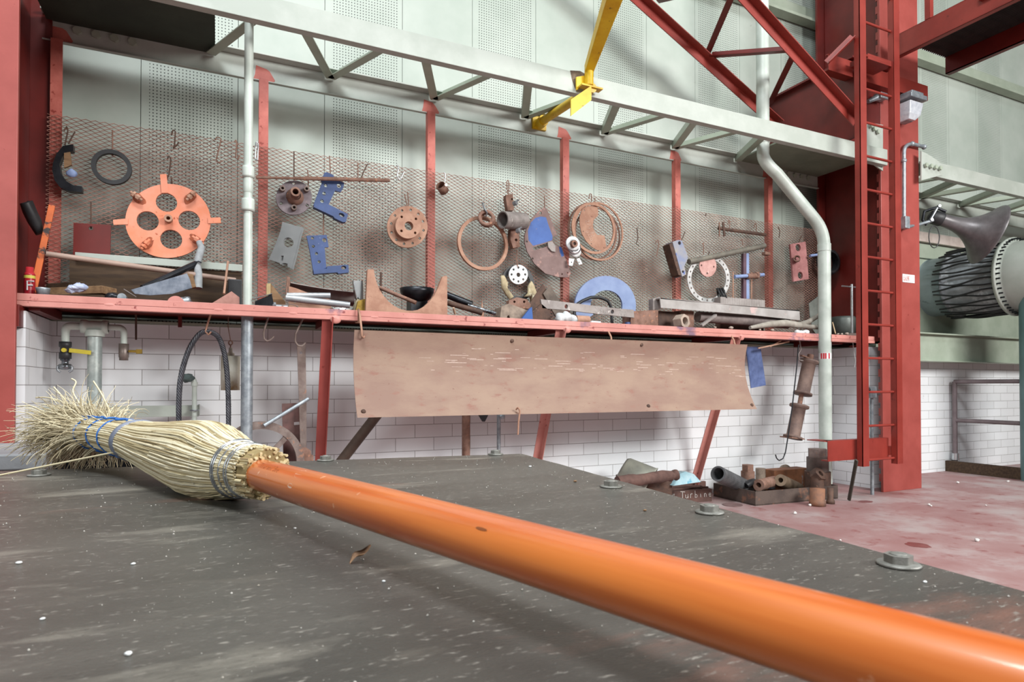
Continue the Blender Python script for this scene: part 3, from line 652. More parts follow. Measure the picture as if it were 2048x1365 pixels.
# ------------------------------------------------------------------ parts hanging on the mesh
YH = -.085
def zz(pts, ox, oy, s): return [(ox + x / s, oy + y / s) for x, y in pts]
def wire(name, pts, Y, r, mat, label, cat='hook', group=None, seg=8):
    a = MB()
    pp = [P(x, y, (Y if len(q) == 0 else q[0])) for x, y, *q in pts]
    # round the path a little
    out = []
    for i in range(len(pp)):
        if 0 < i < len(pp) - 1:
            out += [pp[i] * .6 + pp[i - 1] * .4, pp[i] * .92 + (pp[i - 1] + pp[i + 1]) * .04, pp[i] * .6 + pp[i + 1] * .4]
        else: out.append(pp[i])
    a.tube(out, r, seg); return single(name, a, mat, label, cat, group)
GH = 'wire hooks on the rusty mesh'
hookdata = [
 ([(128, 262), (134, 252), (136, 262), (130, 290)], rustdark, 'rusty hook at the top left of the mesh above the black half ring'),
 ([(150, 264), (142, 278), (137, 288)], rustdark, 'short rusty hook leaning over the black half ring, right of the taller one'),
 ([(225, 260), (225, 300), (229, 306), (224, 312)], rust, 'straight rusty hook holding the black ring'),
 ([(343, 270), (346, 260), (351, 262), (349, 292), (345, 298), (355, 290), (357, 284)], rustdark, 'rusty S hook high on the mesh above the orange wheel'),
 ([(335, 318), (338, 312), (342, 318), (338, 350), (334, 358)], rustdark, 'rusty hook holding the orange wheel by its top tab'),
 ([(343, 356), (345, 375), (342, 384), (335, 385)], rustdark, 'small rusty hook inside the top tab of the orange wheel'),
 ([(430, 280), (434, 274), (443, 277), (436, 305), (432, 322), (440, 326), (443, 322)], rust, 'empty rusty S hook left of the cream pipe, nearest the orange wheel'),
 ([(469, 284), (472, 280), (474, 286), (471, 316), (476, 318), (479, 312)], rust, 'empty rusty hook just left of the cream pipe'),
 ([(514, 322), (510, 318), (512, 284), (517, 286), (515, 320)], steelbright, 'bright steel clip behind the cream pipe near its coupling'),
 ([(182, 404), (182, 458)], rustdark, 'rod hook holding the dark red square plate'),
 ([(588, 303), (588, 364)], rustdark, 'long thin rod holding the grey round flange'),
 ([(615, 340), (617, 356), (616, 376)], rust, 'short rusty rod hook beside the grey round flange'),
 ([(659, 312), (660, 330), (661, 352)], rust, 'rusty rod hook holding the upper blue bracket'),
 ([(647, 420), (647, 470)], rust, 'thin rusty rod, left one above the lower blue bracket'),
 ([(735, 328), (727, 344), (719, 365)], rustdark, 'slanting wire tied over the horizontal rusty bar'),
 ([(716, 325), (716, 354)], rust, 'short rusty hook over the horizontal rusty bar, left of the slanting wire'),
 ([(793, 330), (798, 334), (794, 352), (800, 362), (808, 344)], steelbright, 'bright bent wire clip on the mesh right of the rusty bar'),
 ([(888, 345), (891, 350), (889, 366)], steelbright, 'small bright wire holding the brown band clamp'),
 ([(809, 388), (812, 402), (816, 418)], rust, 'left of the two short hooks above the brown bolted flange'),
 ([(815, 384), (817, 402), (817, 418)], rust, 'right of the two short hooks above the brown bolted flange'),
 ([(1015, 388), (1013, 364), (1016, 360), (1018, 366), (1017, 392)], rust, 'long rusty hook holding the pipe clamp block'),
 ([(1089, 392), (1089, 410), (1090, 416)], rust, 'rusty hook holding the blue and brown quadrant plate'),
 ([(1178, 398), (1179, 388), (1183, 388), (1183, 404)], rust, 'rusty hook holding the brown wire hoops'),
 ([(1190, 396), (1190, 406)], rust, 'tiny hook right of the one holding the brown hoops'),
 ([(1274, 456), (1276, 478), (1272, 488), (1278, 492)], rustdark, 'dark rusty hook alone between the brown hoops and the hanging block'),
 ([(1311, 486), (1316, 480), (1318, 488), (1313, 512)], rust, 'small empty hook left of the hanging block'),
 ([(1370, 464, -.06), (1366, 474, -.1), (1361, 486, -.15), (1358, 486, -.14)], rustdark, 'thin wire holding the hanging block with blue paint'),
 ([(1412, 427), (1411, 432)], rustdark, 'dark stub high on the mesh right of the fifth post'),
 ([(1405, 490), (1407, 484), (1407, 510)], rust, 'rusty hook above the white flange ring, on its left'),
 ([(1419, 503), (1417, 510), (1416, 518)], rustdark, 'wire holding the pink disc'),
 ([(1456, 450), (1457, 440), (1460, 444), (1459, 460)], rust, 'hook carrying the thin upper bar, nearest its middle'),
 ([(1508, 456), (1510, 446), (1513, 450), (1512, 466)], rust, 'hook carrying the right end of the thin upper bar'),
 ([(1481, 482), (1484, 478), (1486, 492)], rust, 'small hook above the thick slanting bar'),
 ([(1556, 454), (1560, 462), (1558, 476)], rustdark, 'dark hook just right of the rightmost red post'),
 ([(1603, 472), (1600, 478), (1597, 486)], rustdark, 'hook holding the pink plate with two holes'),
]
for pts, m_, lb in hookdata: wire('wire_hook', pts, -.075, .0042 if m_ is not steelbright else .005, m_, lb, 'hook', GH)

# black half ring
o = zz([(500, 985), (430, 995), (385, 1050), (362, 1110), (355, 1160), (372, 1230), (410, 1280), (470, 1305), (560, 1312), (560, 1272), (500, 1265), (450, 1235), (415, 1180), (405, 1120), (425, 1070), (460, 1035), (500, 1030)], 0, 0, 3.412)
t = thing('half_ring', 'black half ring hanging at the left end of the mesh', 'ring', P(126, 384, YH))
a = MB(); a.plate(o, YH - .02, .05); build('body', a, blacksteel, t, .003)
a = MB(); a.plate([(128, 306), (140, 304), (143, 330), (128, 336)], YH - .03, .02); build('brass_insert', a, wood, t)
a = MB(); a.sphere(P(143, 346, YH - .02), .03, 10, 7, (1, .5, .8)); a.jitter(.008, 40); build('rag', a, bluepale, t)
# black ring
def ringobj(cx, cy, ro, ri, Y, th, n=40, off=None):
    a = MB(); c = P(cx, cy, Y); m_ = mpp(cx, Y); a.prism(circ2(c.x, c.z, ro * m_, n), [circ2(c.x, c.z, ri * m_, n)], (0, Y, 0), X_, Z_, NF, th); return a
single('rubber_ring', ringobj(223, 333.5, 35, 27, YH - .02, .03), blackrub, 'plain black ring hanging above and left of the orange wheel', 'ring', bevel=.006)
# orange wheel
wheelstain = M('wheel_stain', '#8a4630', '#b0603e', 40, .8)
t = thing('blanking_plate', 'big orange round plate with four large holes hanging on the left of the mesh', 'plate', P(336, 516, YH))
mo = mpp(336, YH); C0 = P(336, 442, YH)
a = MB(); a.plate([(336, 442)] and [(336 + 85.5 * math.cos(u), 442 + 74 * math.sin(u)) for u in [2 * math.pi * k / 56 for k in range(56)]], YH - .02, .022, [(333, 405, 19), (295.5, 442, 19.5), (378.5, 441, 19.5), (342.5, 479, 19.5)]); build('disc', a, orange, t, .002)
for o in ([(320, 349), (333, 348), (337, 386), (323, 386)], [(226, 440), (256, 437), (256, 449), (227, 450)], [(416, 436), (441, 435), (442, 446), (416, 447)]):
    a = MB(); a.plate(o, YH - .028, .012); build('tab', a, orange, t, .002)
a = MB(); c = P(337.5, 440, YH - .02); a.pipe(c, c + NF * .05, .024, .012, 18); build('hub', a, rustlight, t)
for x, y in ((276, 396), (380, 395), (294, 487), (393, 480)):
    c = P(x, y, YH - .035); d = (c - C0); d.y = 0; d.normalize()
    a = MB(); a.cyl(c - d * .03 + NF * .015, c + d * .05 + NF * .015, .009, seg=10); a.hexn(c + NF * .015 - d * .012, d, .03, .022); a.hexn(c + NF * .015 + d * .02, d, .034, .014); build('bolt', a, rustlight if y < 450 else orange, t)
    so = [(math.cos(u) * (1 + .35 * noise.noise(Vector((math.cos(u) * 2, math.sin(u) * 2, x)))), math.sin(u) * (1 + .35 * noise.noise(Vector((math.cos(u) * 2, math.sin(u) * 2, x + 5))))) for u in [2 * math.pi * k / 22 for k in range(22)]]
    a = MB(); sd_ = d.cross(Y_); a.prism(so, [], c + NF * .0 + Y_ * (YH - .0206 - c.y), d * .05, sd_ * .027, NF, .0005); build('rust_stain', a, wheelstain, t)
single('steel_plate', MB().plate([(147, 446), (222, 450), (220, 519), (146, 517)], YH - .01, .01, [(182, 457, 4)]), reddark, 'dark red square plate hanging left of the orange wheel', 'plate')
# grey round flange
t = thing('flange', 'round grey flange with a long centre tube hanging left of the upper blue bracket', 'flange', P(588, 430, YH))
cc = (588, 395)
a = MB(); a.plate([(588 + 36 * math.cos(u), 395.5 + 34.5 * math.sin(u)) for u in [2 * math.pi * k / 44 for k in range(44)]], YH, .02, [(562.5, 407, 3.2), (614.5, 411, 3.2), (588, 367, 3.2)]); build('disc', a, M('flange_mauve', '#7f7478', '#6a6064', 16, .65, metal=.2, bump=.25, spots=[('#9a8478', 26, .62)]), t, .002)
c = P(590, 394, YH); a = MB(); a.pipe(c, c + NF * .13 - X_ * .01, .032, .020, 24); build('centre_tube', a, rust, t)
a = MB(); a.lathe(c, NF, [(0, .06), (.02, .055), (.05, .034)], 24); build('collar', a, rust, t)
for x, y in ((564, 380), (612, 381), (587, 418)):
    c = P(x, y, YH); a = MB(); a.pipe(c, c + NF * .045, .019, .010, 14); build('boss', a, rustgrey, t)
# horizontal rusty bar
a = MB(); y0 = -.14; a.tube([P(512, 355, y0), P(590, 357, y0)], .009, 10); a.tube([P(588, 357, y0), P(612, 357, y0), P(779, 361, y0)], [.009, .014, .014], 12)
single('steel_bar', a, rust, 'long horizontal rusty bar across the round flange and the upper blue bracket', 'bar')
z480 = lambda l: zz(l, 480, 320, 4.267)
def slot(cx, cy, w, h, an=0):
    return [(cx + w * math.cos(u) * math.cos(an) - h * math.sin(u) * math.sin(an), cy + w * math.cos(u) * math.sin(an) + h * math.sin(u) * math.cos(an)) for u in [2 * math.pi * k / 14 for k in range(14)]]
t = thing('angle_bracket', 'blue L shaped bracket, the upper one, tilted under the horizontal rusty bar', 'bracket', P(660, 443, YH), 'blue L brackets')
o = z480([(722, 108), (740, 104), (800, 130), (803, 160), (890, 195), (882, 240), (860, 275), (812, 262), (755, 385), (740, 400), (625, 388), (700, 190), (690, 172)])
def hz(x, y, r, f=z480, s=4.267): q = f([(x, y)])[0]; return (q[0], q[1], r / s)
a = MB(); a.plate(o, YH - .01, .018, [hz(730, 217, 15), hz(718, 287, 15), hz(700, 352, 15), hz(845, 220, 19)]); build('upright', a, blue, t, .002)
a = MB(); a.plate(z480([(640, 372), (740, 372), (922, 462), (905, 528), (880, 532), (808, 498), (798, 482), (628, 402)]), YH - .06, .05, [z480(slot(868, 470, 26, 15, .45))]); build('foot', a, blue, t, .003)
t = thing('angle_bracket', 'blue L shaped bracket, the lower upright one, right of the silver plate', 'bracket', P(650, 547, YH), 'blue L brackets')
a = MB(); a.plate(z480([(568, 648), (740, 640), (757, 745), (722, 747), (738, 930), (735, 968), (628, 968), (600, 800)]), YH - .01, .018, [hz(618, 668, 13), hz(626, 738, 13), hz(652, 800, 13), hz(675, 870, 13), hz(720, 685, 18)]); build('upright', a, blue, t, .002)
a = MB(); a.plate(z480([(625, 935), (740, 930), (745, 908), (925, 895), (930, 962), (840, 972), (830, 960), (632, 975)]), YH - .06, .05, [z480(slot(885, 920, 22, 16, -.05))]); build('foot', a, blue, t, .003)
t = thing('shim_plate', 'silver waisted plate with a round hole, hanging left of the lower blue bracket', 'plate', P(571, 538, YH))
o = z480([(362, 528), (450, 555), (530, 575), (505, 660), (478, 780), (440, 930), (405, 910), (405, 885), (372, 880), (345, 895), (338, 880), (245, 850), (290, 750), (330, 650), (350, 590)])
silver = M('silver_sheet', '#c9cccd', '#aeb2b4', 4, .24, metal=.9, bump=.02)
a = MB(); a.plate(o, YH - .02, .004, [hz(413, 705, 42), z480([(352, 818), (372, 818), (366, 862), (350, 858)])]); build('plate', a, silver, t)
a = MB(); a.plate([(x + 4, y + 2) for x, y in o], YH - .005, .004, [(hz(425, 715, 44))]); build('rear_plate', a, silver, t)
# brown bolted flange
t = thing('flange', 'brown round flange with a raised hub, just left of the second bright post', 'flange', P(815, 495, YH))
hs = []
for k in range(12):
    u = 2 * math.pi * k / 12 + .2; hs.append((814.7 + 33 * math.cos(u), 454 + 34.5 * math.sin(u), 2.7))
hs.append((818.6, 452, 9.5))
a = MB(); a.plate([(814.7 + 40.5 * math.cos(u), 454 + 41.7 * math.sin(u)) for u in [2 * math.pi * k / 50 for k in range(50)]], YH, .016, hs); build('disc', a, rustlight, t, .002)
a = MB(); a.plate([(816.5 + 25.5 * math.cos(u), 452 + 25.3 * math.sin(u)) for u in [2 * math.pi * k / 40 for k in range(40)]], YH - .055, .055, [(818, 452, 9), (803.5, 434, 2.6), (832, 438, 2.6), (803, 462, 2.6), (830.5, 466, 2.6)]); build('hub', a, rustlight, t, .003)
# band clamp
t = thing('band_clamp', 'small brown band clamp hanging just right of the second bright post', 'clamp', P(889, 386, YH))
c = P(888, 374, YH - .04); a = MB(); a.lathe(c - X_ * .03 + Z_ * .01, Vector((.6, .5, -.4)), [(0, .034), (0, .038), (.07, .038), (.07, .034), (0, .034)], 20); build('band', a, rust, t)
a = MB(); a.hexn(c + NF * .04, NF, .016, .01); build('bolt', a, steelbright, t)
# hoops
z880 = lambda l: zz(l, 880, 340, 4.267)
single('hoop', ringobj(967, 486.5, 54.7, 48.2, YH - .03, .028, 60), rustlight, 'large single brown hoop hanging left of the quadrant plate', 'hoop', bevel=.002)
t = thing('bearing_ring', 'small thick rusty double ring hanging at the top right of the large single hoop', 'ring', P(972, 455, YH - .06))
nrm_ = Vector((-.25, -1, .12)).normalized()
for k, dd in enumerate((0, .03)):
    c = P(972 + 2 * k, 437 + 3 * k, YH - .10 + dd); a = MB(); a.lathe(c, nrm_, [(0, .042), (0, .066), (.018, .066), (.018, .042), (0, .042)], 30); build('ring', a, rust, t)
a = MB(); a.tube([P(965, 406, YH - .08), P(969, 418, YH - .12), P(974, 425, YH - .12), P(972, 433, YH - .09)], .007, 8); build('tie_wire', a, steel, t)
# pipe clamp
t = thing('pipe_clamp', 'grey pipe stub held between rusty blocks, hanging left of the quadrant plate', 'clamp', P(1027, 497, YH))
a = MB(); a.plate(z880([(565, 212), (622, 204), (632, 345), (578, 348), (562, 240)]), YH - .05, .05, [hz(615, 250, 9, z880)]); build('upper_block', a, rust, t, .003)
c0 = P(1005, 440, YH - .13); c1 = P(1048, 443, YH - .06)
a = MB(); a.pipe(c0, c1, .068, .058, 32); build('pipe_stub', a, M('pipe_stub', '#8b8480', '#756e6a', 16, .7, metal=.15, bump=.3, spots=[('#a39c96', 30, .6)]), t)
a = MB(); a.plate(z880([(605, 500), (672, 510), (682, 655), (625, 668), (602, 600)]), YH - .06, .055, [hz(650, 598, 12, z880)]); build('lower_block', a, rust, t, .003)
for q in ((628, 290), (655, 525)):
    c = P(*z880([q])[0], YH - .12); a = MB(); a.hexn(c, Vector((.6, -1, .2)), .035, .03); a.cyl(c, c + Vector((.03, -.03, .03)), .008); build('bolt', a, steel, t)
# quadrant
t = thing('quadrant_plate', 'large fan shaped brown plate with bright blue paint, hanging left of the third bright post', 'plate', P(1090, 553, YH))
o = z880([(893, 320), (908, 326), (945, 415), (1000, 560), (962, 575), (960, 610), (985, 648), (1035, 655), (1080, 780), (1118, 880), (1095, 918), (1010, 915), (900, 885), (805, 800), (745, 700), (722, 620), (722, 560), (740, 490), (790, 405), (855, 340)])
sl = z880([(790, 662), (915, 625), (918, 652), (800, 688)])
quad = M('quadrant_rust', '#86706c', '#745e5a', 8, .75, bump=.2, spots=[('#a08078', 14, .58)])
a = MB(); a.plate(o, YH - .015, .012, [sl, hz(858, 368, 13, z880), hz(740, 612, 9, z880), hz(790, 757, 9, z880), hz(1088, 880, 8, z880), hz(1042, 890, 7, z880)]); build('plate', a, quad, t, .001)
bluep = M('blue_bright', '#3c62a6', '#33579a', 9, .6, spots=[('#27324e', 5, .60, .15), ('#86706c', 16, .67)])
a = MB(); a.plate(z880([(815, 410), (860, 398), (905, 405), (925, 470), (960, 565), (958, 600), (880, 625), (795, 648), (755, 600), (750, 520), (775, 450)]), YH - .0155, .0005); build('paint_patch', a, bluep, t)
a = MB(); a.plate(z880([(1015, 655), (1035, 660), (1060, 730), (1040, 745), (1022, 700)]), YH - .0155, .0005); build('paint_patch', a, bluep, t)
a = MB(); a.plate(z880([(920, 618), (960, 610), (985, 648), (985, 700), (955, 695), (925, 660)]), YH - .03, .015); build('boss_plate', a, steelgrey, t)
# white ring device
t = thing('clutch_rings', 'cluster of small bright rings with two tags hanging left of the brown hoops', 'rings', P(1146, 532, YH))
for k, (x, y, r_) in enumerate(((1145, 488, .062), (1148, 496, .058), (1150, 504, .050))):
    c = P(x, y, YH - .09 + .018 * k); a = MB(); a.lathe(c, Vector((-.15, -1, .15)), [(0, r_ * .45), (0, r_), (.014, r_), (.014, r_ * .45), (0, r_ * .45)], 30); build('ring', a, white if k != 1 else steelbright, t)
a = MB(); c = P(1146, 489, YH - .115); a.pipe(c, c + NF * .03, .03, .015, 18); build('hub', a, rust, t)
for o in ([(1138, 517), (1149, 518), (1145, 532), (1138, 531)], [(1153, 518), (1159, 516), (1165, 528), (1158, 530)]):
    a = MB(); a.plate(o, YH - .06, .004, [(o[0][0] + 5, 525, 1.5)]); build('tag', a, white, t)
# hoops bundle with crescent plate
GH2 = 'brown hoops hanging together'
single('hoop', ringobj(1188, 457, 51.5, 46.5, YH - .05, .012, 60), rustlight, 'front thick hoop of the bundle around the crescent plate', 'hoop', GH2, bevel=.001)
single('hoop', ringobj(1198, 463, 59, 55.5, YH - .03, .010, 60), rustlight, 'rear hoop of the bundle reaching furthest to the right', 'hoop', GH2, bevel=.001)
single('hoop', ringobj(1186, 463, 58, 54.5, YH - .015, .010, 60), rust, 'thin hoop of the bundle reaching furthest to the left', 'hoop', GH2, bevel=.001)
single('hoop', ringobj(1196, 469, 54, 51, YH - .002, .008, 60), rust, 'lowest thin hoop of the bundle, behind the others', 'hoop', GH2, bevel=.001)
t = thing('crescent_plate', 'brown crescent plate with chalk marks hanging inside the bundle of hoops', 'plate', P(1185, 500, YH))
o = z880([(1215, 330), (1260, 308), (1340, 305), (1352, 350), (1348, 395), (1312, 425), (1305, 470), (1312, 510), (1340, 555), (1405, 560), (1415, 630), (1422, 670), (1400, 688), (1340, 685), (1290, 655), (1245, 605), (1210, 545), (1193, 470), (1192, 400)])
a = MB(); a.plate(o, YH - .035, .008, [hz(1232, 345, 5, z880), hz(1222, 525, 5, z880), hz(1290, 630, 5, z880), hz(1398, 665, 5, z880)]); build('plate', a, rustlight, t)
chalk = M('chalk', '#dcc6b8', '#cdb4a4', 60, .9)
a = MB(); q = P(1172, 442, YH - .036)
def rot_letters(txt, px, py, h, Y, ang, r):
    b = MB(); letters(b, txt, 0, 0, h, 0, r, .8); q = P(px, py, Y); ca, sa = math.cos(ang), math.sin(ang)
    b.v = [(q.x + x * ca - z * sa, Y + y, q.z + x * sa + z * ca) for x, y, z in b.v]; return b
build('chalk_marks', rot_letters('2/4 72', 1171, 442, .035, YH - .036, -1.15, .0016), chalk, t)
build('chalk_marks', rot_letters('0330', 1171, 464, .032, YH - .036, -1.0, .0016), chalk, t)
build('chalk_marks', rot_letters('3-8', 1182, 464, .032, YH - .036, -1.2, .0016), chalk, t)
# white holed disc with gasket and cloth
t = thing('gasket_ring', 'dark ring wrapped in yellowed cloth behind the white holed disc', 'ring', P(1037, 600, YH))
a = ringobj(1036.5, 566, 36, 27, YH + .01, .012, 44); build('ring', a, blackrub, t)
cloth = M('old_cloth', '#c4b592', '#a8987a', 16, .9, bump=.5, bs=60, spots=[('#d8cfb4', 10, .58)])
for o in (z880([(512, 905), (545, 900), (575, 960), (560, 1010), (600, 1060), (625, 1090), (590, 1120), (555, 1080), (520, 1010)]), z880([(770, 950), (800, 975), (815, 1050), (828, 1110), (800, 1145), (770, 1140), (765, 1090), (710, 1090), (740, 1050), (745, 990)])):
    pl = [P(x, y, YH) for x, y in o]; c = sum(pl, Vector()) / len(pl); rg = []
    for k, s in ((0, .75), (1, 1.0), (2, .85), (3, .3)): rg.append([Vector((c.x + (p.x - c.x) * s, YH + .005 - .014 * k, c.z + (p.z - c.z) * s)) for p in pl])
    a = MB(); a.loft(rg); a.jitter(.012, 30, 3); build('cloth_wrap', a, cloth, t)
t = thing('hub_disc', 'small white disc with eight holes hanging below the pipe clamp', 'disc', P(1037, 568, YH - .03))
a = MB(); a.plate([(1037 + 18.7 * math.cos(u), 549.3 + 19.4 * math.sin(u)) for u in [2 * math.pi * k / 36 for k in range(36)]], YH - .03, .012, [(1037 + 13.6 * math.cos(u), 549.3 + 14 * math.sin(u), 2.5) for u in [2 * math.pi * k / 8 for k in range(8)]] + [(1037, 550, 4.5)]); build('disc', a, white, t, .001)
a = MB(); a.tube([P(1034, 500, YH - .03), P(1033, 520, YH - .03), P(1036, 535, YH - .045)], .004, 6); build('hanger', a, rust, t)
# right-hand group
z128 = lambda l: zz(l, 1280, 400, 4.452)
t = thing('bearing_block', 'hanging rusty block with scuffed blue paint in front of the fourth bright post', 'block', P(1355, 553, YH))
bp_ = M('scuffed_blue', '#7d86a0', '#9a9690', 9, .65, spots=[('#4a64a8', 10, .58, .08)])
a = MB(); a.plate(z128([(290, 375), (335, 358), (372, 362), (425, 495), (425, 520), (395, 590), (412, 665), (375, 685)]), -.155, .10, [hz(352, 385, 17, z128, 4.452), hz(383, 640, 12, z128, 4.452)]); build('body', a, bp_, t, .003)
a = MB(); a.plate(z128([(262, 396), (292, 378), (377, 680), (342, 668)]), -.15, .10); build('side_face', a, rustdark, t)
a = MB(); q0 = P(1378, 524, YH - .04); q1 = P(1528, 492, YH - .04); a.cyl(q0, q1, .027, seg=18); a.sphere(q1, .026, 10, 8)
single('steel_bar', a, M('bar_greygreen', '#7a766a', '#66625a', 14, .7, metal=.2, bump=.2), 'thick grey bar slanting upward behind the white flange ring', 'bar')
t = thing('threaded_rod', 'thin dark rod hung level high on the mesh at the right, with cross pieces', 'rod', P(1480, 470, YH))
a = MB(); a.cyl(P(1437, 457, YH - .03), P(1531, 470, YH - .03), .016, seg=12); build('rod', a, rustdark, t)
a = MB(); a.plate(z128([(735, 197), (750, 195), (765, 322), (748, 326)]), YH - .05, .01); build('cross_piece', a, rustdark, t)
a = MB(); a.plate(z128([(705, 200), (712, 200), (714, 325), (706, 325)]), YH - .045, .008); build('cross_piece', a, rust, t)
t = thing('flange_ring', 'thin white ring with many bolt holes leaning at the right end of the mesh', 'ring', P(1417.5, 606, YH))
hs = [(1417.5 + 38.6 * math.cos(u), 558 + 43.5 * math.sin(u), 2.0) for u in [2 * math.pi * (k + .3) / 24 for k in range(24)]]
o = [(1417.5 + 42.5 * math.cos(u), 558 + 48 * math.sin(u)) for u in [2 * math.pi * k / 64 for k in range(64)]]
inn = [(1417.5 + 34.8 * math.cos(u), 558 + 39.3 * math.sin(u)) for u in [2 * math.pi * k / 64 for k in range(64)]]
a = MB(); a.plate(o, YH - .02, .01, hs + [inn]); build('ring', a, M('ring_white', '#c6c6c4', '#a9a8a6', 14, .5, metal=.2, spots=[('#8b7e76', 26, .68)]), t, .001)
t = thing('round_disc', 'dusty pink disc with small holes hung inside the top of the white flange ring', 'disc', P(1416, 553, YH))
a = MB(); a.plate([(1416 + 17 * math.cos(u), 532.5 + 21.5 * math.sin(u)) for u in [2 * math.pi * k / 36 for k in range(36)]], YH - .05, .01, [(1416, 516, 2.2), (1403, 531, 2), (1427.5, 534, 2), (1414.5, 547, 2.2)]); build('disc', a, M('dusty_pink', '#c39a92', '#ad8078', 14, .7, spots=[('#d8b8b0', 30, .6)]), t, .001)
t = thing('blue_cross_frame', 'blue painted cross shaped frame with nuts standing at the right of the mesh', 'frame', P(1493, 598, YH))
a = MB(); a.plate([(1487, 507), (1493, 507), (1493, 598), (1487, 598)], YH - .02, .03); build('upright', a, M('dull_plum', '#5e4450', '#4e3844', 8, .6), t)
a = MB(); a.plate([(1493, 507), (1498, 507), (1499, 598), (1493, 598)], YH - .02, .012); build('upright', a, bluepale, t)
a = MB(); a.cyl(P(1469, 554, YH - .04), P(1527, 550, YH - .04), .018, seg=12); build('cross_bar', a, bluepale, t)
a = MB(); a.cyl(P(1494, 553, YH - .04), P(1513, 552, YH - .04), .026, seg=12); a.hexn(P(1511, 551, YH - .04), X_, .06, .03); build('nuts', a, rust, t)
for x in (1466, 1503):
    a = MB(); a.cyl(P(x, 545, YH - .03), P(x, 598, YH - .03), .006, seg=8); build('thin_rod', a, rustlight, t)
t = thing('spacer_plate', 'pink rectangular plate with two big holes and a centre tube near the drain pipe', 'plate', P(1600, 563, YH))
a = MB(); a.plate(z128([(1338, 395), (1475, 372), (1503, 705), (1368, 728)]), YH - .03, .02, [hz(1408, 425, 33, z128, 4.452), hz(1428, 672, 32, z128, 4.452)]); build('plate', a, M('pink_primer', '#b07a78', '#9c6866', 14, .75, spots=[('#c49a98', 30, .62)]), t, .002)
c = P(1594, 519, YH - .05); a = MB(); a.pipe(c, P(1594, 517, YH - .14), .032, .022, 20); build('tube', a, rust, t)
t = thing('cable_reel', 'dark bundled wheel hanging on the mesh, half hidden by the drain pipe', 'reel', P(1650, 552, YH))
c = P(1652, 526, -.10); 
for k in range(4):
    a = MB(); a.lathe(c + NF * (.02 * k), NF, [(0, .10), (0, .15 - .008 * k), (.016, .15 - .008 * k), (.016, .10)], 26); build('coil', a, blackrub, t)
a = MB(); a.cyl(P(1620, 512, -.16), P(1634, 510, -.16), .014, seg=10); build('blue_handle', a, bluepale, t, label='pale blue handle')
a = MB(); c = P(1532, 508, YH - .05); a.bar(c - X_ * .035, c + X_ * .035, .05, .03); single('hook_block', a, rust, 'small rusty block on the rightmost red post at the end of the thick slanting bar', 'block', bevel=.004)
wire('wire_hook', [(1529, 486), (1527, 500), (1524, 504)], -.12, .005, steel, 'bright hook at the upper end of the thick slanting bar', 'hook', GH)
# ------------------------------------------------------------------ things lying on the shelf
ZS = 1.5295
def drop(mb, z=None):
    m_ = min(v[2] for v in mb.v); M_ = max(v[2] for v in mb.v)
    if z is None and M_ > ZS + .02: k = (M_ - ZS) / (M_ - m_); mb.v = [(v[0], v[1], M_ - (M_ - v[2]) * k) for v in mb.v]; return mb
    z = ZS if z is None else z; mb.v = [(v[0], v[1], v[2] + z - m_) for v in mb.v]; return mb
def flat(name, pts, Y, th, mat, label, cat, holes=(), bevel=.003, group=None, rest=False):
    a = MB().plate(pts, Y, th, list(holes))
    if rest: drop(a)
    return single(name, a, mat, label, cat, group, bevel)
def rod(name, p, q, Y0, Y1, r, mat, label, cat, r1=None, seg=14, cut=True):
    a = MB(); p0 = P(p[0], p[1], Y0); p1 = P(q[0], q[1], Y1)
    if cut:
        if p0.z < ZS + r: p0 = p0 + (p1 - p0) * min(.9, max(0, (ZS + r - p0.z) / max(1e-4, (p1.z - p0.z)))) if p1.z > p0.z + .01 else Vector((p0.x, p0.y, ZS + r))
        if p1.z < ZS + r: p1 = Vector((p1.x, p1.y, ZS + r))
    a.cyl(p0, p1, r, r1, seg); return single(name, a, mat, label, cat)
# spray can
t = thing('spray_can', 'red spray can with a yellow band standing at the far left end of the shelf', 'can', P(59, 580, -.45))
c = P(59, 576, -.45); R_ = .026
a = MB(); a.cyl((c.x, c.y, ZS), (c.x, c.y, ZS + .135), R_, seg=24); build('body', a, M('can_red', '#b02430', '#98202a', 8, .35), t, .002)
a = MB(); a.cyl((c.x, c.y, ZS + .112), (c.x, c.y, ZS + .128), R_ + .0006, seg=24, cap=False); build('band', a, M('can_yellow', '#d8cc58'), t)
a = MB(); a.lathe((c.x, c.y, ZS + .135), Z_, [(0, .026), (.012, .02), (.012, .018), (.04, .018), (.04, 0)], 20); build('cap', a, M('can_cap', '#c23038', rough=.35), t)
a = MB(); letters(a, 'F', c.x - .004, ZS + .045, .05, c.y - R_ - .001, .0045); build('lettering', a, white, t)
single('cable_bundle', MB().tube([P(52, 405, -.3), P(60, 425, -.28), P(68, 442, -.26), P(80, 468, -.24)], [.03, .036, .034, .02], 12).jitter(.012, 30), blackrub, 'shiny black plastic bundle in the dark upper left corner above the orange bar', 'bundle')
a = MB(); a.bar(P(66, 586, -.42), P(104, 411, -.25), .032, .010, up=NF); single('steel_bar', a, orangerust, 'flaking orange flat bar leaning in the left corner of the shelf', 'bar', bevel=.002)
a = MB(); c = P(86, 580, -.5); a.lathe((c.x, c.y, ZS), Z_, [(0, 0), (0, .026), (.05, .033), (.058, .034), (.058, .030), (.01, .024), (.01, 0)], 24); single('plastic_cup', a, galv, 'small grey plastic cup beside the foot of the orange bar', 'cup')
a = MB(); a.bar((P(100, 575, -.3).x, -.30, ZS + .02), (P(218, 570, -.45).x, -.42, ZS + .02), .14, .04); single('timber_plank', a, wooddark, 'lower rough brown plank at the left end of the shelf', 'plank', bevel=.003)
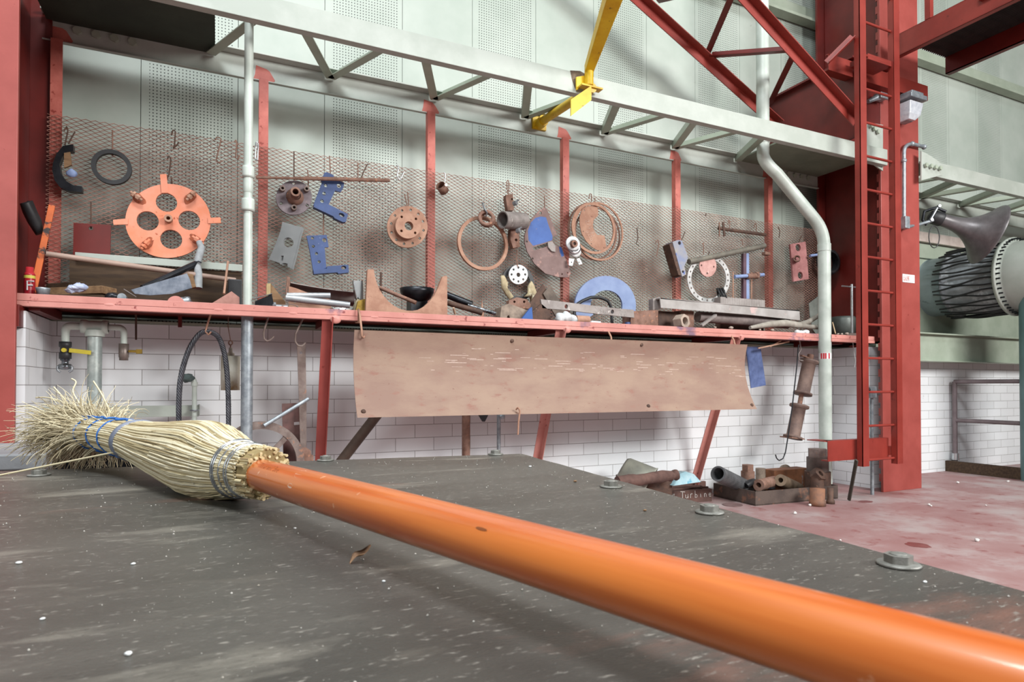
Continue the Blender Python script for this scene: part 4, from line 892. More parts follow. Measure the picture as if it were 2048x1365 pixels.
a = MB(); a.bar((P(98, 565, -.25).x, -.22, ZS + .065), (P(217, 562, -.45).x, -.40, ZS + .075), .12, .045); single('timber_plank', a, wood, 'upper rough brown plank with a pale sawn end, left end of the shelf', 'plank', bevel=.003)
a = MB(); a.bar((P(100, 555, -.25).x, -.15, ZS + .11), (P(170, 548, -.4).x, -.30, ZS + .115), .1, .03); single('timber_plank', a, wooddark, 'thin dark plank lying on top of the two rough planks', 'plank', bevel=.003)
a = MB(); 
for k, (x, y, r_) in enumerate(((138, 581, .018), (146, 578, .022), (154, 576, .024), (161, 574, .028), (158, 580, .02))):
    c = P(x, y, -.54); a.sphere((c.x, c.y, max(c.z, ZS + r_ * .6)), r_, 10, 7, (1.4, .8, .7))
a.jitter(.014, 55); single('crumpled_rag', a, M('pale_rag', '#c3cbe0', '#8f9bb8', 20, .6, bump=.4), 'crumpled pale blue wrapper on the shelf edge near the rough planks', 'rag')
rod('wooden_pole', (92, 508), (471, 561), -.38, -.2, .016, M('handle_wood', '#a58d80', '#8e766a', 4, .6), 'long thin wooden handle lying slantwise below the orange wheel', 'handle', cut=False)
a = MB(); a.box((P(150, 520, -.13).x, -.135, P(300, 530, -.13).z), (P(485, 520, -.13).x, -.115, P(300, 517, -.13).z + .003)); single('cream_rail', a, cream, 'cream horizontal rail behind the wooden handle, below the orange wheel', 'rail', bevel=.002)
a = MB(); x0, x1 = P(135, 560, -.16).x, P(484, 560, -.16).x; a.box((x0, -.11, ZS), (x1, -.09, P(300, 532, -.1).z)); a.box((x0, -.22, ZS), (x0 + .02, -.11, ZS + .12)); single('timber_board', a, wooddark, 'dark timber board standing on edge behind the items left of the cream pipe', 'board')
rod('steel_tube', (285, 577), (394, 527), -.42, -.22, .020, blacksteel, 'shiny black steel tube slanting up to the grey foam pipe', 'tube')
single('foam_pipe', MB().tube([P(398, 484, -.16), P(403, 496, -.18), P(398, 514, -.2), P(394, 528, -.22), P(397, 548, -.24), P(397, 577, -.26)], [.018, .022, .023, .022, .024, .023], 14), M('foam_grey', '#a4a8aa', '#8e9294', 20, .8, bump=.2), 'grey foam sleeve hanging from the orange wheel down to the shelf', 'pipe')
a = MB(); a.tube([P(389, 526, -.245), P(397, 523, -.25), P(403, 526, -.245)], .005, 6); single('tie_wire', a, blacksteel, 'dark wire tied round the grey foam sleeve', 'wire')
t = thing('steel_channel', 'mottled galvanised channel lying tilted in front of the wooden handle', 'channel', P(330, 588, -.5))
mott = M('mottled_zinc', '#8e96a2', '#646e7c', 14, .4, metal=.3, bump=.05)
a = MB(); a.plate([(262, 580), (300, 569), (374, 547), (380, 560), (384, 576), (345, 588), (300, 591), (270, 588)], -.50, .012); build('web', a, mott, t, .003)
a = MB(); a.plate([(374, 547), (386, 549), (392, 574), (384, 576)], -.47, .05); build('wooden_end', a, wood, t)
a = MB(); c = P(244, 585, -.56); a.cyl((c.x, c.y - .01, ZS + .022), (c.x, c.y + .05, ZS + .022), .022, seg=18); single('steel_puck', a, galv, 'small grey round puck at the shelf edge left of the mottled channel', 'knob', bevel=.004)
a = MB(); c = P(226, 580, -.45); a.sphere((c.x, c.y, ZS + .03), .035, 12, 8, (1.2, 1, .9)); a.jitter(.01, 30); single('steel_lump', a, blacksteel, 'dark lump between the rough planks and the grey round puck', 'lump')
rod('thin_wire', (248, 579), (272, 594), -.45, -.58, .0025, steelgrey, 'thin pale wire beside the grey round puck', 'wire', cut=False)
a = MB(); c = P(352, 592, -.56); a.prism([(c.x + .045 * math.cos(u), .045 * math.sin(u)) for u in [math.pi * k / 16 for k in range(17)]], [], (0, -.57, ZS), X_, Z_, NF, .02); single('red_disc', a, shelfred, 'half hidden dusty red disc standing behind the shelf edge under the foam sleeve', 'disc')
a = MB(); c = P(370, 585, -.45); a.sphere((c.x, c.y, ZS + .03), .03, 12, 8, (1.3, 1, .9)); a.jitter(.02, 40); single('crumpled_foil', a, galv, 'crumpled pale foil ball behind the red disc', 'foil')
flat('timber_block', [(413, 598), (463, 583), (479, 590), (479, 600)], -.5, .07, M('block_pink', '#b08478', '#9a6f64', 9, .8), 'dusty reddish wedge block just left of the cream pipe', 'block', rest=True)
rod('wooden_stick', (448, 588), (456, 523), -.45, -.3, .007, rustlight, 'thin upright stick leaning just left of the cream pipe', 'stick')
a = MB(); c0 = P(456, 560, -.25); c1 = P(484, 590, -.25); a.box((c0.x, -.3, ZS), (c1.x, -.15, c0.z)); single('black_box', a, blackrub, 'dark box behind the cream pipe on the shelf', 'box', bevel=.006)
z510 = lambda l: zz(l, 510, 540, 8.904)
t = thing('timber_bracket', 'brown timber bracket with a pale end, right of the cream pipe', 'bracket', P(545, 595, -.35))
a = MB(); a.plate(z510([(205, 240), (278, 240), (278, 480), (205, 480)]), -.36, .03); drop(a); build('pale_end', a, M('pale_wood', '#b7a176', '#9c8660', 8, .8), t)
a = MB(); a.plate(z510([(278, 240), (545, 420), (545, 520), (278, 500)]), -.34, .025); drop(a); build('side', a, wood, t)
t = thing('angle_iron', 'short black angle iron with a bright top edge, nearest the cream pipe foot', 'angle iron', P(525, 600, -.54))
a = MB(); a.plate(z510([(0, 500), (300, 430), (340, 555), (0, 570)]), -.54, .01); drop(a); build('leg', a, blacksteel, t)
a = MB(); a.bar(P(508, 598, -.55), P(544, 588, -.55), .03, .004); build('edge', a, steelbright, t)
a = MB(); c = P(555, 600, -.52); a.cyl((c.x - .03, c.y, ZS + .022), (c.x + .06, c.y + .02, ZS + .022), .012); a.hexn((c.x - .03, c.y, ZS + .022), X_, .04, .02); single('bolt', a, steel, 'dusty bolt beside the two bright tubes', 'bolt')
t = thing('sheet_guard', 'bent brown sheet guard with a tall fin, lying behind the two bright tubes', 'guard', P(640, 590, -.35))
a = MB(); a.plate(z510([(600, 290), (720, 310), (1000, 370), (1350, 430), (1360, 520), (600, 520)]), -.34, .01, [z510(slot(715, 415, 28, 20))]); drop(a); build('front', a, rustlight, t, .002)
a = MB(); p = z510([(570, 130), (622, 125), (625, 270), (600, 300), (560, 430), (548, 430)]); a.plate(p, -.33, .02); build('fin', a, rust, t)
rg = []
for s in [k / 8 for k in range(9)]:
    px = 580 + 132 * s; py = 569 + 19 * s + 2 * math.sin(s * 3.1); p = P(px, py, -.28); rg.append([Vector((p.x, p.y - .05 + .12 * u, p.z + (.01 - .10 * (u - .2) ** 2) - .02 * (u > .8))) for u in [j / 5 for j in range(6)]] + [Vector((p.x, p.y - .05 + .12 * u, p.z - .006 + (.01 - .10 * (u - .2) ** 2) - .02 * (u > .8))) for u in [j / 5 for j in range(5, -1, -1)]])
a = MB(); a.loft(rg); build('curved_lip', a, steelgrey, t)
alu = M('aluminium', '#b4b8ba', '#9a9ea2', 8, .42, metal=.4)
def hollow(name, p, q, Y0, Y1, r, mat, label, cat, ri=None):
    p0 = P(*p, Y0); p1 = P(*q, Y1); a = MB(); a.pipe(p0, p1, r, ri or r * .8, 24); m_ = min(v[2] for v in a.v)
    if m_ < ZS: a.v = [(v[0], v[1], v[2] + ZS - m_) for v in a.v]
    return single(name, a, mat, label, cat)
hollow('steel_tube', (574, 592), (661, 592), -.42, -.46, .020, alu, 'upper of the two bright aluminium tubes, lying level', 'tube')
hollow('steel_tube', (572, 596), (700, 611), -.50, -.57, .021, alu, 'lower of the two bright aluminium tubes, lying slanted at the shelf edge', 'tube')
a = MB(); c = P(580, 602, -.58); a.lathe((c.x, c.y, ZS - .02), NF, [(0, .04), (0, .05), (.01, .05), (.01, .04), (0, .04)], 24); drop(a); single('steel_ring', a, rustgrey, 'dull ring lying under the left end of the bright tubes', 'ring')
rr = random.Random(3)
for k, (x, y, nm) in enumerate(((672, 596, 'leftmost'), (684, 594, 'middle'), (697, 598, 'rightmost'))):
    c = P(x, y, -.45); a = MB(); a.obox((c.x, c.y, ZS + .022), Vector((.03, .01, .006)), Vector((-.008, .022, 0)), Vector((0, .004, .020))); a.jitter(.008, 50, k); single('steel_offcut', a, silver, nm + ' of the three silver offcuts right of the bright tubes', 'offcut', 'silver offcuts', bevel=.003)
t = thing('wrapped_fitting', 'silver wrapped roll standing on brass blocks left of the big brown cradle', 'fitting', P(722, 612, -.5))
a = MB(); a.loft([[P(x, y, -.5) + Vector((0, d, 0)) for x, y, d in ((718 + u * w, yy, 0), (718 + w * u + w, yy + 1, 0), (718 + w * u + w, yy + 1, .05), (718 + u * w, yy, .05))] for yy, u, w in ((561, -.6, 20), (580, -.5, 18), (598, -.35, 14))], smooth=False); build('wrapping', a, silver, t, .006)
brass = M('brass', '#9c8238', '#7c6428', 14, .5, metal=.6)
a = MB(); a.plate([(711, 612), (716, 600), (730, 598), (733, 606), (733, 614)], -.53, .05); drop(a); build('brass_block', a, brass, t, .004)
a = MB(); a.plate([(708, 606), (716, 594), (722, 600), (716, 614), (708, 613)], -.50, .05); drop(a); build('brass_block', a, M('dull_brass', '#a89f84', '#8a8068', 14, .6), t, .004)
z4 = z480
flat('cradle_block', z4([(1088, 935), (1142, 936), (1150, 985), (1168, 1040), (1192, 1088), (1225, 1135), (1265, 1175), (1310, 1208), (1365, 1235), (1420, 1248), (1470, 1250), (1520, 1243), (1570, 1220), (1615, 1185), (1655, 1140), (1688, 1085), (1712, 1030), (1730, 993), (1768, 990), (1770, 1290), (1768, 1300), (1072, 1262)]), -.565, .035, rustlight, 'large brown cradle plate with a deep half round cut standing on the shelf', 'cradle', rest=True)
t = thing('black_bowl', 'shiny black bowl shaped casting behind the brown cradle', 'bowl', P(836, 612, -.35))
c = P(834, 578, -.34); a = MB(); a.lathe(c, -Z_, [(-.0, .118), (.0, .124), (.03, .12), (.07, .10), (.10, .06), (.115, 0)], 36); a.lathe(c, -Z_, [(0, .118), (.03, .112), (.09, .05), (.1, 0)], 36); build('shell', a, blacksteel, t)
a = MB(); a.box((c.x - .06, c.y - .06, ZS), (c.x + .06, c.y + .06, c.z - .09)); build('foot', a, blacksteel, t)
rod('steel_bar', (760, 576), (832, 606), -.35, -.5, .014, rust, 'brown round bar leaning inside the cut of the cradle', 'bar')
rod('bent_rod', (762, 545), (761, 634), -.3, -.3, .008, rustdark, 'short dark rod with a bent top behind the left horn of the cradle', 'rod', cut=False)
rod('steel_tube', (893, 590), (944, 610), -.33, -.42, .026, blacksteel, 'thick dark blue bar sloping down right of the cradle', 'bar')
rod('grease_gun', (936, 611), (992, 628), -.42, -.5, .014, M('chrome_mottled', '#a8acb0', '#3c3e42', 26, .25, metal=.8), 'mottled chrome rod continuing from the dark blue bar', 'rod')
rod('steel_tube', (895, 606), (965, 626), -.45, -.56, .020, rustdark, 'dark rusty tube at the shelf edge below the dark blue bar', 'tube')
rod('wooden_peg', (907, 616), (910, 628), -.57, -.54, .008, M('peg', '#b89c84'), 'pale cut peg end at the shelf edge right of the cradle', 'peg')
flat('steel_wedge', [(962, 617), (964, 599), (968, 612), (967, 618)], -.3, .01, rustlight, 'thin pointed brown wedge standing behind the mottled chrome rod', 'wedge', rest=True, bevel=0)
dusty = M('dusty_casting', '#9a8b7c', '#7c6e62', 16, .85, bump=.4)
flat('casting', [(1018, 601), (1034, 595), (1054, 599), (1062, 610), (1060, 618), (1018, 616)], -.44, .05, rust, 'rusty casting with two bolt holes resting on the dusty casting', 'casting', holes=[(1029, 604, 2.6), (1048.5, 604, 2.8)])
a = MB(); a.plate([(1000, 630), (1003, 612), (1018, 608), (1056, 618), (1060, 632)], -.52, .12, [(1017, 627, 3)]); a.jitter(.004, 30); drop(a); single('casting', a, dusty, 'dusty grey brown casting at the shelf edge below the two holed casting', 'casting', bevel=.006)
flat('blue_block', [(1041, 631), (1060, 616), (1064, 614), (1066, 632)], -.57, .02, M('bright_blue_block', '#2c5aa0', '#24508e'), 'small bright blue triangular piece at the shelf edge', 'block', rest=True)
flat('steel_plate', [(1064, 632), (1064, 618), (1083, 608), (1100, 618), (1102, 634)], -.5, .03, rustdark, 'dark rusty plate just right of the bright blue triangle', 'plate', rest=True)
t = thing('angle_iron', 'crossed dark angle iron standing behind the flat bar with two holes', 'angle iron', P(1095, 600, -.25))
a = MB(); a.bar(P(1052, 622, -.3), P(1092, 577, -.25), .012, .09, up=NF.cross(Vector((.7, 0, .7)))); drop(a); build('leg', a, rustdark, t)
a = MB(); a.bar(P(1093, 576, -.27), P(1128, 622, -.3), .012, .09, up=X_); drop(a); build('leg', a, M('dusty_dark', '#6e6258', '#544a42', 12, .8), t)
t = thing('flat_bar', 'grey flat bar with two holes and chalk numbers lying along the shelf', 'bar', P(1175, 630, -.5))
z1080 = lambda l: zz(l, 1080, 560, 9.309)
a = MB(); a.plate(z1080([(15, 362), (420, 408), (900, 470), (1400, 528), (1745, 560), (1755, 705), (1300, 660), (900, 615), (500, 565), (45, 530)]), -.5, .02, [z1080(slot(490, 497, 32, 42)), z1080(slot(1350, 595, 30, 40))]); build('bar', a, steelgrey, t, .002)
build('chalk_marks', rot_letters('S4w2', 1190, 624, .05, -.501, -.12, .0018), M('chalk_grey', '#c4c0bc'), t)
build('chalk_marks', rot_letters('702', 1236, 629, .035, -.501, -.12, .0014), M('chalk_grey2', '#b8b4b0'), t)
a = MB()
for x, y, r_ in ((1120, 629, .040), (1133, 627, .045), (1146, 627, .038)): c = P(x, y, -.56); a.sphere((c.x, c.y, ZS + r_ * .9), r_, 14, 9, (1, .8, 1))
a.jitter(.012, 26); single('plaster_lump', a, M('white_lump', '#d4d8d8', '#b4babc', 20, .7, bump=.3), 'white lumpy mass sitting at the shelf edge below the flat bar', 'lump')
a = MB(); c = P(1165, 630, -.54); a.cyl((c.x - .06, c.y, ZS + .033), (c.x + .055, c.y, ZS + .033), .033, seg=20); single('steel_roller', a, rustlight, 'short brown roller touching the white lumpy mass', 'roller', bevel=.003)
a = MB(); c = P(1190, 637, -.57); a.obox((c.x, c.y, ZS + .012), X_ * .045, Y_ * .02, Z_ * .012); a.jitter(.006, 50); single('steel_clip', a, white, 'small pale clip lying at the shelf edge right of the brown roller', 'clip', bevel=.004)
a = MB(); c = P(1255, 640, -.52); a.cyl((c.x, c.y, ZS), (c.x, c.y, ZS + .035), .022, seg=16); single('bottle_lid', a, blue, 'small blue lid under the right end of the flat bar', 'cap')
a = MB(); c = P(1254, 643, -.58); a.box((c.x - .06, c.y - .01, ZS + .012), (c.x + .06, c.y + .02, ZS + .018)); drop(a); single('yellow_strip', a, yellow, 'thin yellow strip at the shelf edge below the blue cap', 'strip')
flat('ring_segment', [(1211 + 61 * math.cos(u), 612 - 60 * math.sin(u)) for u in [math.radians(-35 + 250 * k / 40) for k in range(41)]] + [(1213 + 32 * math.cos(u), 612 - 31 * math.sin(u)) for u in [math.radians(215 - 250 * k / 30) for k in range(31)]], -.13, .02, bluepale, 'large pale blue half ring standing behind the flat bar', 'half ring')
wire('rubber_hose', [(1147, 650), (1150, 612), (1165, 602), (1182, 595), (1200, 595), (1216, 602), (1223, 616), (1224, 650)], -.2, .014, blackrub, 'black bent hose arched inside the pale blue half ring', 'hose')
# right half
z1280 = lambda l: zz(l, 1280, 560, 10.24)
flat('steel_block', z1080([(1690, 570), (2200, 560), (2200, 800), (1690, 790)]), -.46, .12, rust, 'rusty block on the shelf right of the pale blue half ring', 'block', rest=True)
a = MB(); c0 = P(1317, 622, -.40); c1 = P(1362, 648, -.40); a.box((c0.x, -.40, ZS), (c1.x, -.2, c0.z)); single('steel_box', a, rustdark, 'dark rusty box behind the big pale nut', 'box', bevel=.003)
a = MB(); c0 = P(1362, 621, -.42); c1 = P(1388, 648, -.42); a.box((c0.x, -.42, ZS), (c1.x, -.3, c0.z)); single('steel_block', a, rust, 'upright rusty block just right of the big pale nut', 'block', bevel=.003)
c = P(1366, 647, -.565); a = MB(); a.hexn((c.x, c.y + .07, ZS + .055), Vector((.25, -1, .05)).normalized(), .118, .08, .038); drop(a); single('hex_nut', a, M('pale_nut', '#b3a294', '#9c8b7e', 12, .75, bump=.2), 'big pale hexagon nut at the shelf edge', 'nut', bevel=.004)
t = thing('steel_channel', 'long light grey steel channel with a square end, lying under the white flange ring', 'channel', P(1450, 620, -.45))
a = MB(); a.plate([(1320, 596), (1420, 607), (1500, 613), (1599, 621), (1600, 641), (1500, 630), (1400, 622), (1322, 616)], -.5, .012); build('web', a, M('channel_grey', '#aaa7a4', '#96928e', 6, .6, metal=.15, bump=.1, spots=[('#c0a8a4', 5, .62)]), t, .002)
a = MB(); p0 = P(1321, 597, -.5); p1 = P(1599, 622, -.5); a.bar(p0 + Y_ * .06, p1 + Y_ * .06, .12, .01); build('flange', a, steelgrey, t)
a = MB(); a.plate([(1306, 598), (1320, 594), (1321, 618), (1306, 620)], -.44, .06); build('end_plate', a, steelgrey, t, .002)
rod('steel_tube', (1395, 634), (1575, 648), -.38, -.42, .048, M('dusty_tube', '#8b807c', '#706663', 12, .7, metal=.1, bump=.2), 'fat dusty tube lying under the light grey channel', 'tube', seg=28)
a = MB(); a.bar(P(1402, 652, -.56), P(1431, 631, -.50), .03, .02); single('flat_bar', a, steelgrey, 'short slanting grey bar right of the big pale nut', 'bar', bevel=.002)
a = MB(); o = []; n = 26; p0 = P(1441, 594, -.3); p1 = P(1530, 599, -.3); zb = P(1441, 613, -.3).z
for k in range(n * 2 + 1):
    x = p0.x + (p1.x - p0.x) * k / (n * 2); o.append((x, (-.004 if k % 2 else 0)))
o += [(p1.x, .08), (p0.x, .08)]
a.prism(o, [], (0, -.3, p0.z), X_, Y_, Z_, p0.z - zb); single('laminated_block', a, steelgrey, 'grey block of packed upright plates standing behind the light grey channel', 'block')
t = thing('steel_support', 'dark block under the packed plates, hidden behind the channel', 'block', P(1485, 620, -.28)); a = MB(); a.box((p0.x + .01, -.29, ZS), (p1.x - .01, -.22, zb)); build('body', a, rustdark, t)
a = MB(); c = P(1437, 592, -.2)
for k in range(3): a.lathe(c + Vector((.012 * k, -.02 * k, 0)), Vector((.8, -.6, .3)), [(0, .05), (0, .075), (.014, .075), (.014, .05), (0, .05)], 24)
single('cable_coil', a, blackrub, 'small black coil leaning at the bottom of the white flange ring', 'coil')
t = thing('pipe_fork', 'dusty forked pipe fitting lying at the shelf edge left of the drain pipe', 'pipe', P(1580, 650, -.45))
pf_ = M('dusty_pipe', '#a09a90', '#888278', 14, .75, bump=.2)
a = MB(); a.tube([P(1500, 656, -.53), P(1540, 649, -.52), P(1570, 647, -.5), P(1598, 651, -.5)], [.016, .03, .034, .03], 16); build('body', a, pf_, t)
a = MB(); a.tube([P(1596, 651, -.5), P(1615, 645, -.45), P(1640, 630, -.4)], [.028, .024, .022], 14); build('branch', a, pf_, t)
a = MB(); a.tube([P(1596, 651, -.5), P(1618, 654, -.48), P(1642, 655, -.45)], [.026, .022, .022], 14); build('branch', a, pf_, t)
flat('glass_plate', [(1618, 600), (1640, 590), (1640, 645), (1625, 632), (1620, 615)], -.2, .006, M('dusty_glass', '#7d827c', '#6a706a', 10, .25), 'dull dusty pane leaning behind the drain pipe', 'pane', rest=True)
a = MB(); c = P(1606, 662, -.56)
for dx in (-.06, -.01, .04): a.sphere((c.x + dx, c.y, ZS + .02), .032, 10, 7, (1.3, 1, .7))
a.jitter(.014, 30); single('rubble', a, white, 'pale crumpled lump at the shelf edge below the forked pipe', 'lump')
c = P(1686, 660, -.3); a = MB(); a.lathe((c.x, c.y, ZS), Z_, [(0, 0), (0, .115), (.21, .125), (.235, .11), (.235, .10), (.05, .1), (.05, 0)], 32); single('steel_pot', a, M('pot_dark', '#5c625e', '#464c48', 6, .5, metal=.3, spots=[('#868c86', 9, .64)]), 'dark round pot on the shelf between the drain pipe and the ladder', 'pot')
t = thing('tee_handle_tool', 'bright tee handled rod on a round base right of the drain pipe', 'tool', P(1704, 668, -.5))
c = P(1704, 655, -.5)
a = MB(); a.lathe((c.x, c.y, ZS), Z_, [(0, 0), (0, .09), (.035, .09), (.045, .03), (.045, 0)], 28); build('base', a, rustgrey, t)
a = MB(); a.cyl((c.x, c.y, ZS + .04), (c.x, c.y, P(1704, 569, -.5).z), .012, seg=14); build('rod', a, steelbright, t)
a = MB(); zt_ = P(1700, 574, -.5).z; a.cyl((P(1684, 574, -.5).x, c.y, zt_), (P(1714, 574, -.5).x, c.y, zt_), .008, seg=10); build('handle', a, steelbright, t)
rod('wooden_stick', (1665, 645), (1671, 668), -.5, -.54, .005, M('stick_pale', '#c4a884'), 'thin pale stick on the shelf right of the drain pipe', 'stick', cut=False)
rr = random.Random(8)
for k, (x, y) in enumerate(((1430, 650), (1462, 654), (1520, 659), (1545, 661), (1676, 664), (1684, 665), (1694, 666))):
    c = P(x, y, -.585); a = MB(); a.sphere((c.x, c.y, ZS + .008 + .012), .009 + .008 * rr.random(), 7, 5, (1.3, 1, .8)); a.jitter(.006, 60, k); drop(a, 1.541); single('stone_crumb', a, M('crumb' + str(k), '#a89a8e'), 'small stone crumb on the shelf edge, ' + ('just right of the big pale nut', 'between the big nut and the forked pipe', 'under the left tip of the forked pipe', 'under the middle of the forked pipe', 'leftmost of three right of the drain pipe', 'middle one of three right of the drain pipe', 'rightmost of three right of the drain pipe')[k], 'stone', 'crumbs on the shelf edge')
# ------------------------------------------------------------------ below the shelf
z5 = lambda l: zz(l, 0, 600, 3.2)
t = thing('air_manifold', 'cream pipe manifold with a tee and two taps at the left of the tiled wall', 'pipe', (P(190, 900, -.3).x, -.3, 0))
YM = -.30; mm = mpp(190, YM); pc = P(190, 665, YM); zc_ = P(190, 654, YM).z
a = MB(); a.cyl((pc.x, YM, 0), (pc.x, YM, pc.z), .037, seg=28); build('riser', a, M('riser_zinc', '#aab4b0', '#8d9896', 8, .42, metal=.3, spots=[('#c9d1ca', 3, .54, .1)]), t)
a = MB(); a.cyl((pc.x, YM, pc.z - .025), (pc.x, YM, pc.z + .012), .050, seg=28); build('riser_nut', a, pipewhite, t)
xl, xr = P(162, 654, YM).x, P(217, 654, YM).x
a = MB(); a.lathe((xl, YM, zc_), X_, [(0, .030), (0, .040), (.028, .040), (.034, .034), (xr - xl - .034, .034), (xr - xl - .028, .040), (xr - xl, .040), (xr - xl, .030)], 28); build('tee', a, pipewhite, t)
def elbow(x_end, x_from, zt, r): return [(x_from, YM, zt)] + [tuple(p) for p in arcpts((x_end + (.03 if x_from > x_end else -.03), YM, zt), (x_end, YM, zt), (x_end, YM, zt - .035), 6)]
xa = P(131, 660, YM).x; xb = P(248, 660, YM).x
a = MB(); a.tube(elbow(xa, xl, zc_, .02), .022, 18); build('left_elbow', a, pipewhite, t)
a = MB(); a.tube(elbow(xb, xr, zc_, .02), .018, 18); build('right_elbow', a, pipewhite, t)
zl = P(131, 684, YM).z
a = MB(); a.cyl((xa, YM, zc_ - .03), (xa, YM, zl), .020); a.cyl((xb, YM, zc_ - .03), (xb, YM, P(248, 688, YM).z), .017); build('drop_nipple', a, pipewhite, t)
a = MB(); a.lathe((xa, YM, zl), -Z_, [(0, .022), (0, .031), (.03, .031), (.034, .026), (.06, .026), (.064, .031), (.10, .031), (.10, .02)], 20); build('valve', a, blackrub, t)
a = MB(); q = P(138, 701, YM - .03); q2 = P(182, 706, YM - .06); a.bar(q, q2, .006, .024, up=Z_); a.cyl((xa, YM - .02, q.z), (xa, YM - .045, q.z), .012); build('yellow_lever', a, M('lever_yellow', '#d9c940', '#c8b838', 12, .45), t, .002)
zf = P(131, 716, YM).z
a = MB(); a.lathe((xa, YM, zf), -Z_, [(0, .02), (0, .025), (.015, .025), (.02, .018), (.035, .018), (.04, .033), (.06, .034), (.068, .024), (.07, .012)], 20); build('coupling', a, M('chrome_fitting', '#8d9296', '#4b4f54', 20, .25, metal=.8), t)
for s in (-1, 1):
    a = MB(); a.tube([(xa + s * .022, YM, zf - .04), (xa + s * .036, YM - .01, zf - .055), (xa + s * .034, YM - .01, zf - .075), (xa + s * .02, YM - .01, zf - .085)], .007, 8); build('lug', a, steel, t)
zv = P(248, 688, YM).z
a = MB(); a.lathe((xb, YM, zv), -Z_, [(0, .018), (0, .027), (.08, .027), (.085, .024), (.10, .024), (.10, .014)], 20); build('valve', a, M('valve_bronze', '#8b7f78', '#6f655f', 14, .45, metal=.5), t)
q = P(257, 703, YM - .02); a = MB(); a.cyl(q, q + X_ * .04, .008); a.obox(q + X_ * .055, X_ * .016, Y_ * .004, Z_ * .013); build('small_lever', a, brass, t)
# cream rail and tap
a = MB(); a.box((P(52, 830, -.2).x + .02, -.20, P(300, 835, -.2).z), (P(398, 830, -.2).x, -.185, P(300, 812, -.2).z)); a.box((P(398, 830, -.2).x - .01, -.2, P(300, 835, -.2).z), (P(398, 830, -.2).x, -.0, P(300, 812, -.2).z)); single('wall_rail', a, cream, 'cream steel rail along the lower tiled wall behind the broom head', 'rail', bevel=.003)
t = thing('standpipe_tap', 'thin white standpipe with a dark cloth tied on its elbow, behind the wire rope', 'tap', (P(389, 900, -.24).x, -.24, 0))
q = P(389, 768, -.24); a = MB(); a.cyl((q.x, q.y, 0), (q.x, q.y, q.z), .0145, seg=18); build('pipe', a, pipewhite, t)
a = MB(); a.cyl((q.x, q.y, q.z - .015), (q.x, q.y, q.z + .01), .02, seg=18); a.tube(arcpts(q, q + Z_ * .035, q + Z_ * .035 - X_ * .03, 6), .016, 12); build('elbow', a, pipewhite, t)
a = MB(); a.sphere(P(375, 757, -.26), .032, 14, 10, (1.2, .9, .8)); a.jitter(.016, 40); build('cloth', a, M('dark_cloth', '#4c5a5a', '#38423f', 30, .9), t)
a = MB(); c = P(389, 821, -.245); a.tube([c + Vector((.022 * math.cos(u), -.015 + .022 * math.sin(u), 0)) for u in [math.pi * 2 * k / 12 for k in range(12)]], .005, 6, closed=True); build('clamp', a, steel, t)
# wire rope loop
t = thing('wire_rope_sling', 'thick dark wire rope loop hanging from a hook under the shelf', 'rope', P(410, 840, -.45))
ctrl = [P(x, y, -.45) for x, y in ((362, 900), (358, 850), (358, 800), (361, 760), (369, 725), (382, 692), (400, 668), (418, 664), (436, 674), (447, 700), (453, 735), (456, 780), (457, 840), (455, 900))]
def spline(pts, n):
    out = []
    for i in range(len(pts) - 1):
        p0 = pts[max(i - 1, 0)]; p1 = pts[i]; p2 = pts[i + 1]; p3 = pts[min(i + 2, len(pts) - 1)]
        for k in range(n):
            s = k / n; out.append(.5 * ((2 * p1) + (p2 - p0) * s + (2 * p0 - 5 * p1 + 4 * p2 - p3) * s * s + (3 * p1 - p0 - 3 * p2 + p3) * s ** 3))
    out.append(pts[-1]); return out
cl = spline(ctrl, 14); L_ = 0; prev = None
ropem = M('rope_steel', '#54555a', '#3c3d42', 20, .45, metal=.5)
for k in range(6):
    pts = []; q = None; L_ = 0
    for i, p in enumerate(cl):
        tn = (cl[min(i + 1, len(cl) - 1)] - cl[max(i - 1, 0)]).normalized(); n_ = tn.cross(Y_).normalized(); L_ += (p - cl[i - 1]).length if i else 0
        an = L_ * 2 * math.pi / .105 + k * math.pi / 3; pts.append(p + (n_ * math.cos(an) + Y_ * math.sin(an)) * .0104)
    a = MB(); a.tube(pts, .0058, 6); build('strand', a, ropem, t)
a = MB(); a.tube([P(424, 617, -.55), P(421, 630, -.5), P(413, 655, -.46), P(411, 664, -.46), P(417, 670, -.47), P(422, 664, -.47)], .006, 8); single('wire_hook', a, rustlight, 'rusty hook holding the wire rope loop under the shelf', 'hook')
# hanging weight
t = thing('hanging_weight', 'pale rust stained cylinder hanging between the wire rope and the cream pipe', 'weight', P(461, 780, -.36))
c = P(461, 713, -.36); zb = P(461, 781, -.36).z
a = MB(); a.lathe((c.x, c.y, zb), Z_, [(0, 0), (0, .056), (c.z - zb, .056), (c.z - zb, .025), (c.z - zb + .018, .022), (c.z - zb + .024, .012), (c.z - zb + .055, .010), (c.z - zb + .055, 0)], 32); build('body', a, M('weight_cream', '#c7c5b8', '#b2aa94', 5, .6, spots=[('#9a7a44', 8, .56, .12)]), t)
a = MB(); q = P(461, 686, -.36); a.tube([q + Vector((.011 * math.cos(u), 0, .014 * math.sin(u))) for u in [2 * math.pi * k / 12 for k in range(12)]], .004, 6, closed=True); a.cyl(q - Z_ * .014, (c.x, c.y, c.z + .05), .004); a.tube([q + Z_ * .014, P(458, 665, -.36), P(456, 652, -.36), P(457, 630, -.36)], .0025, 6); build('eye_wire', a, rust, t)
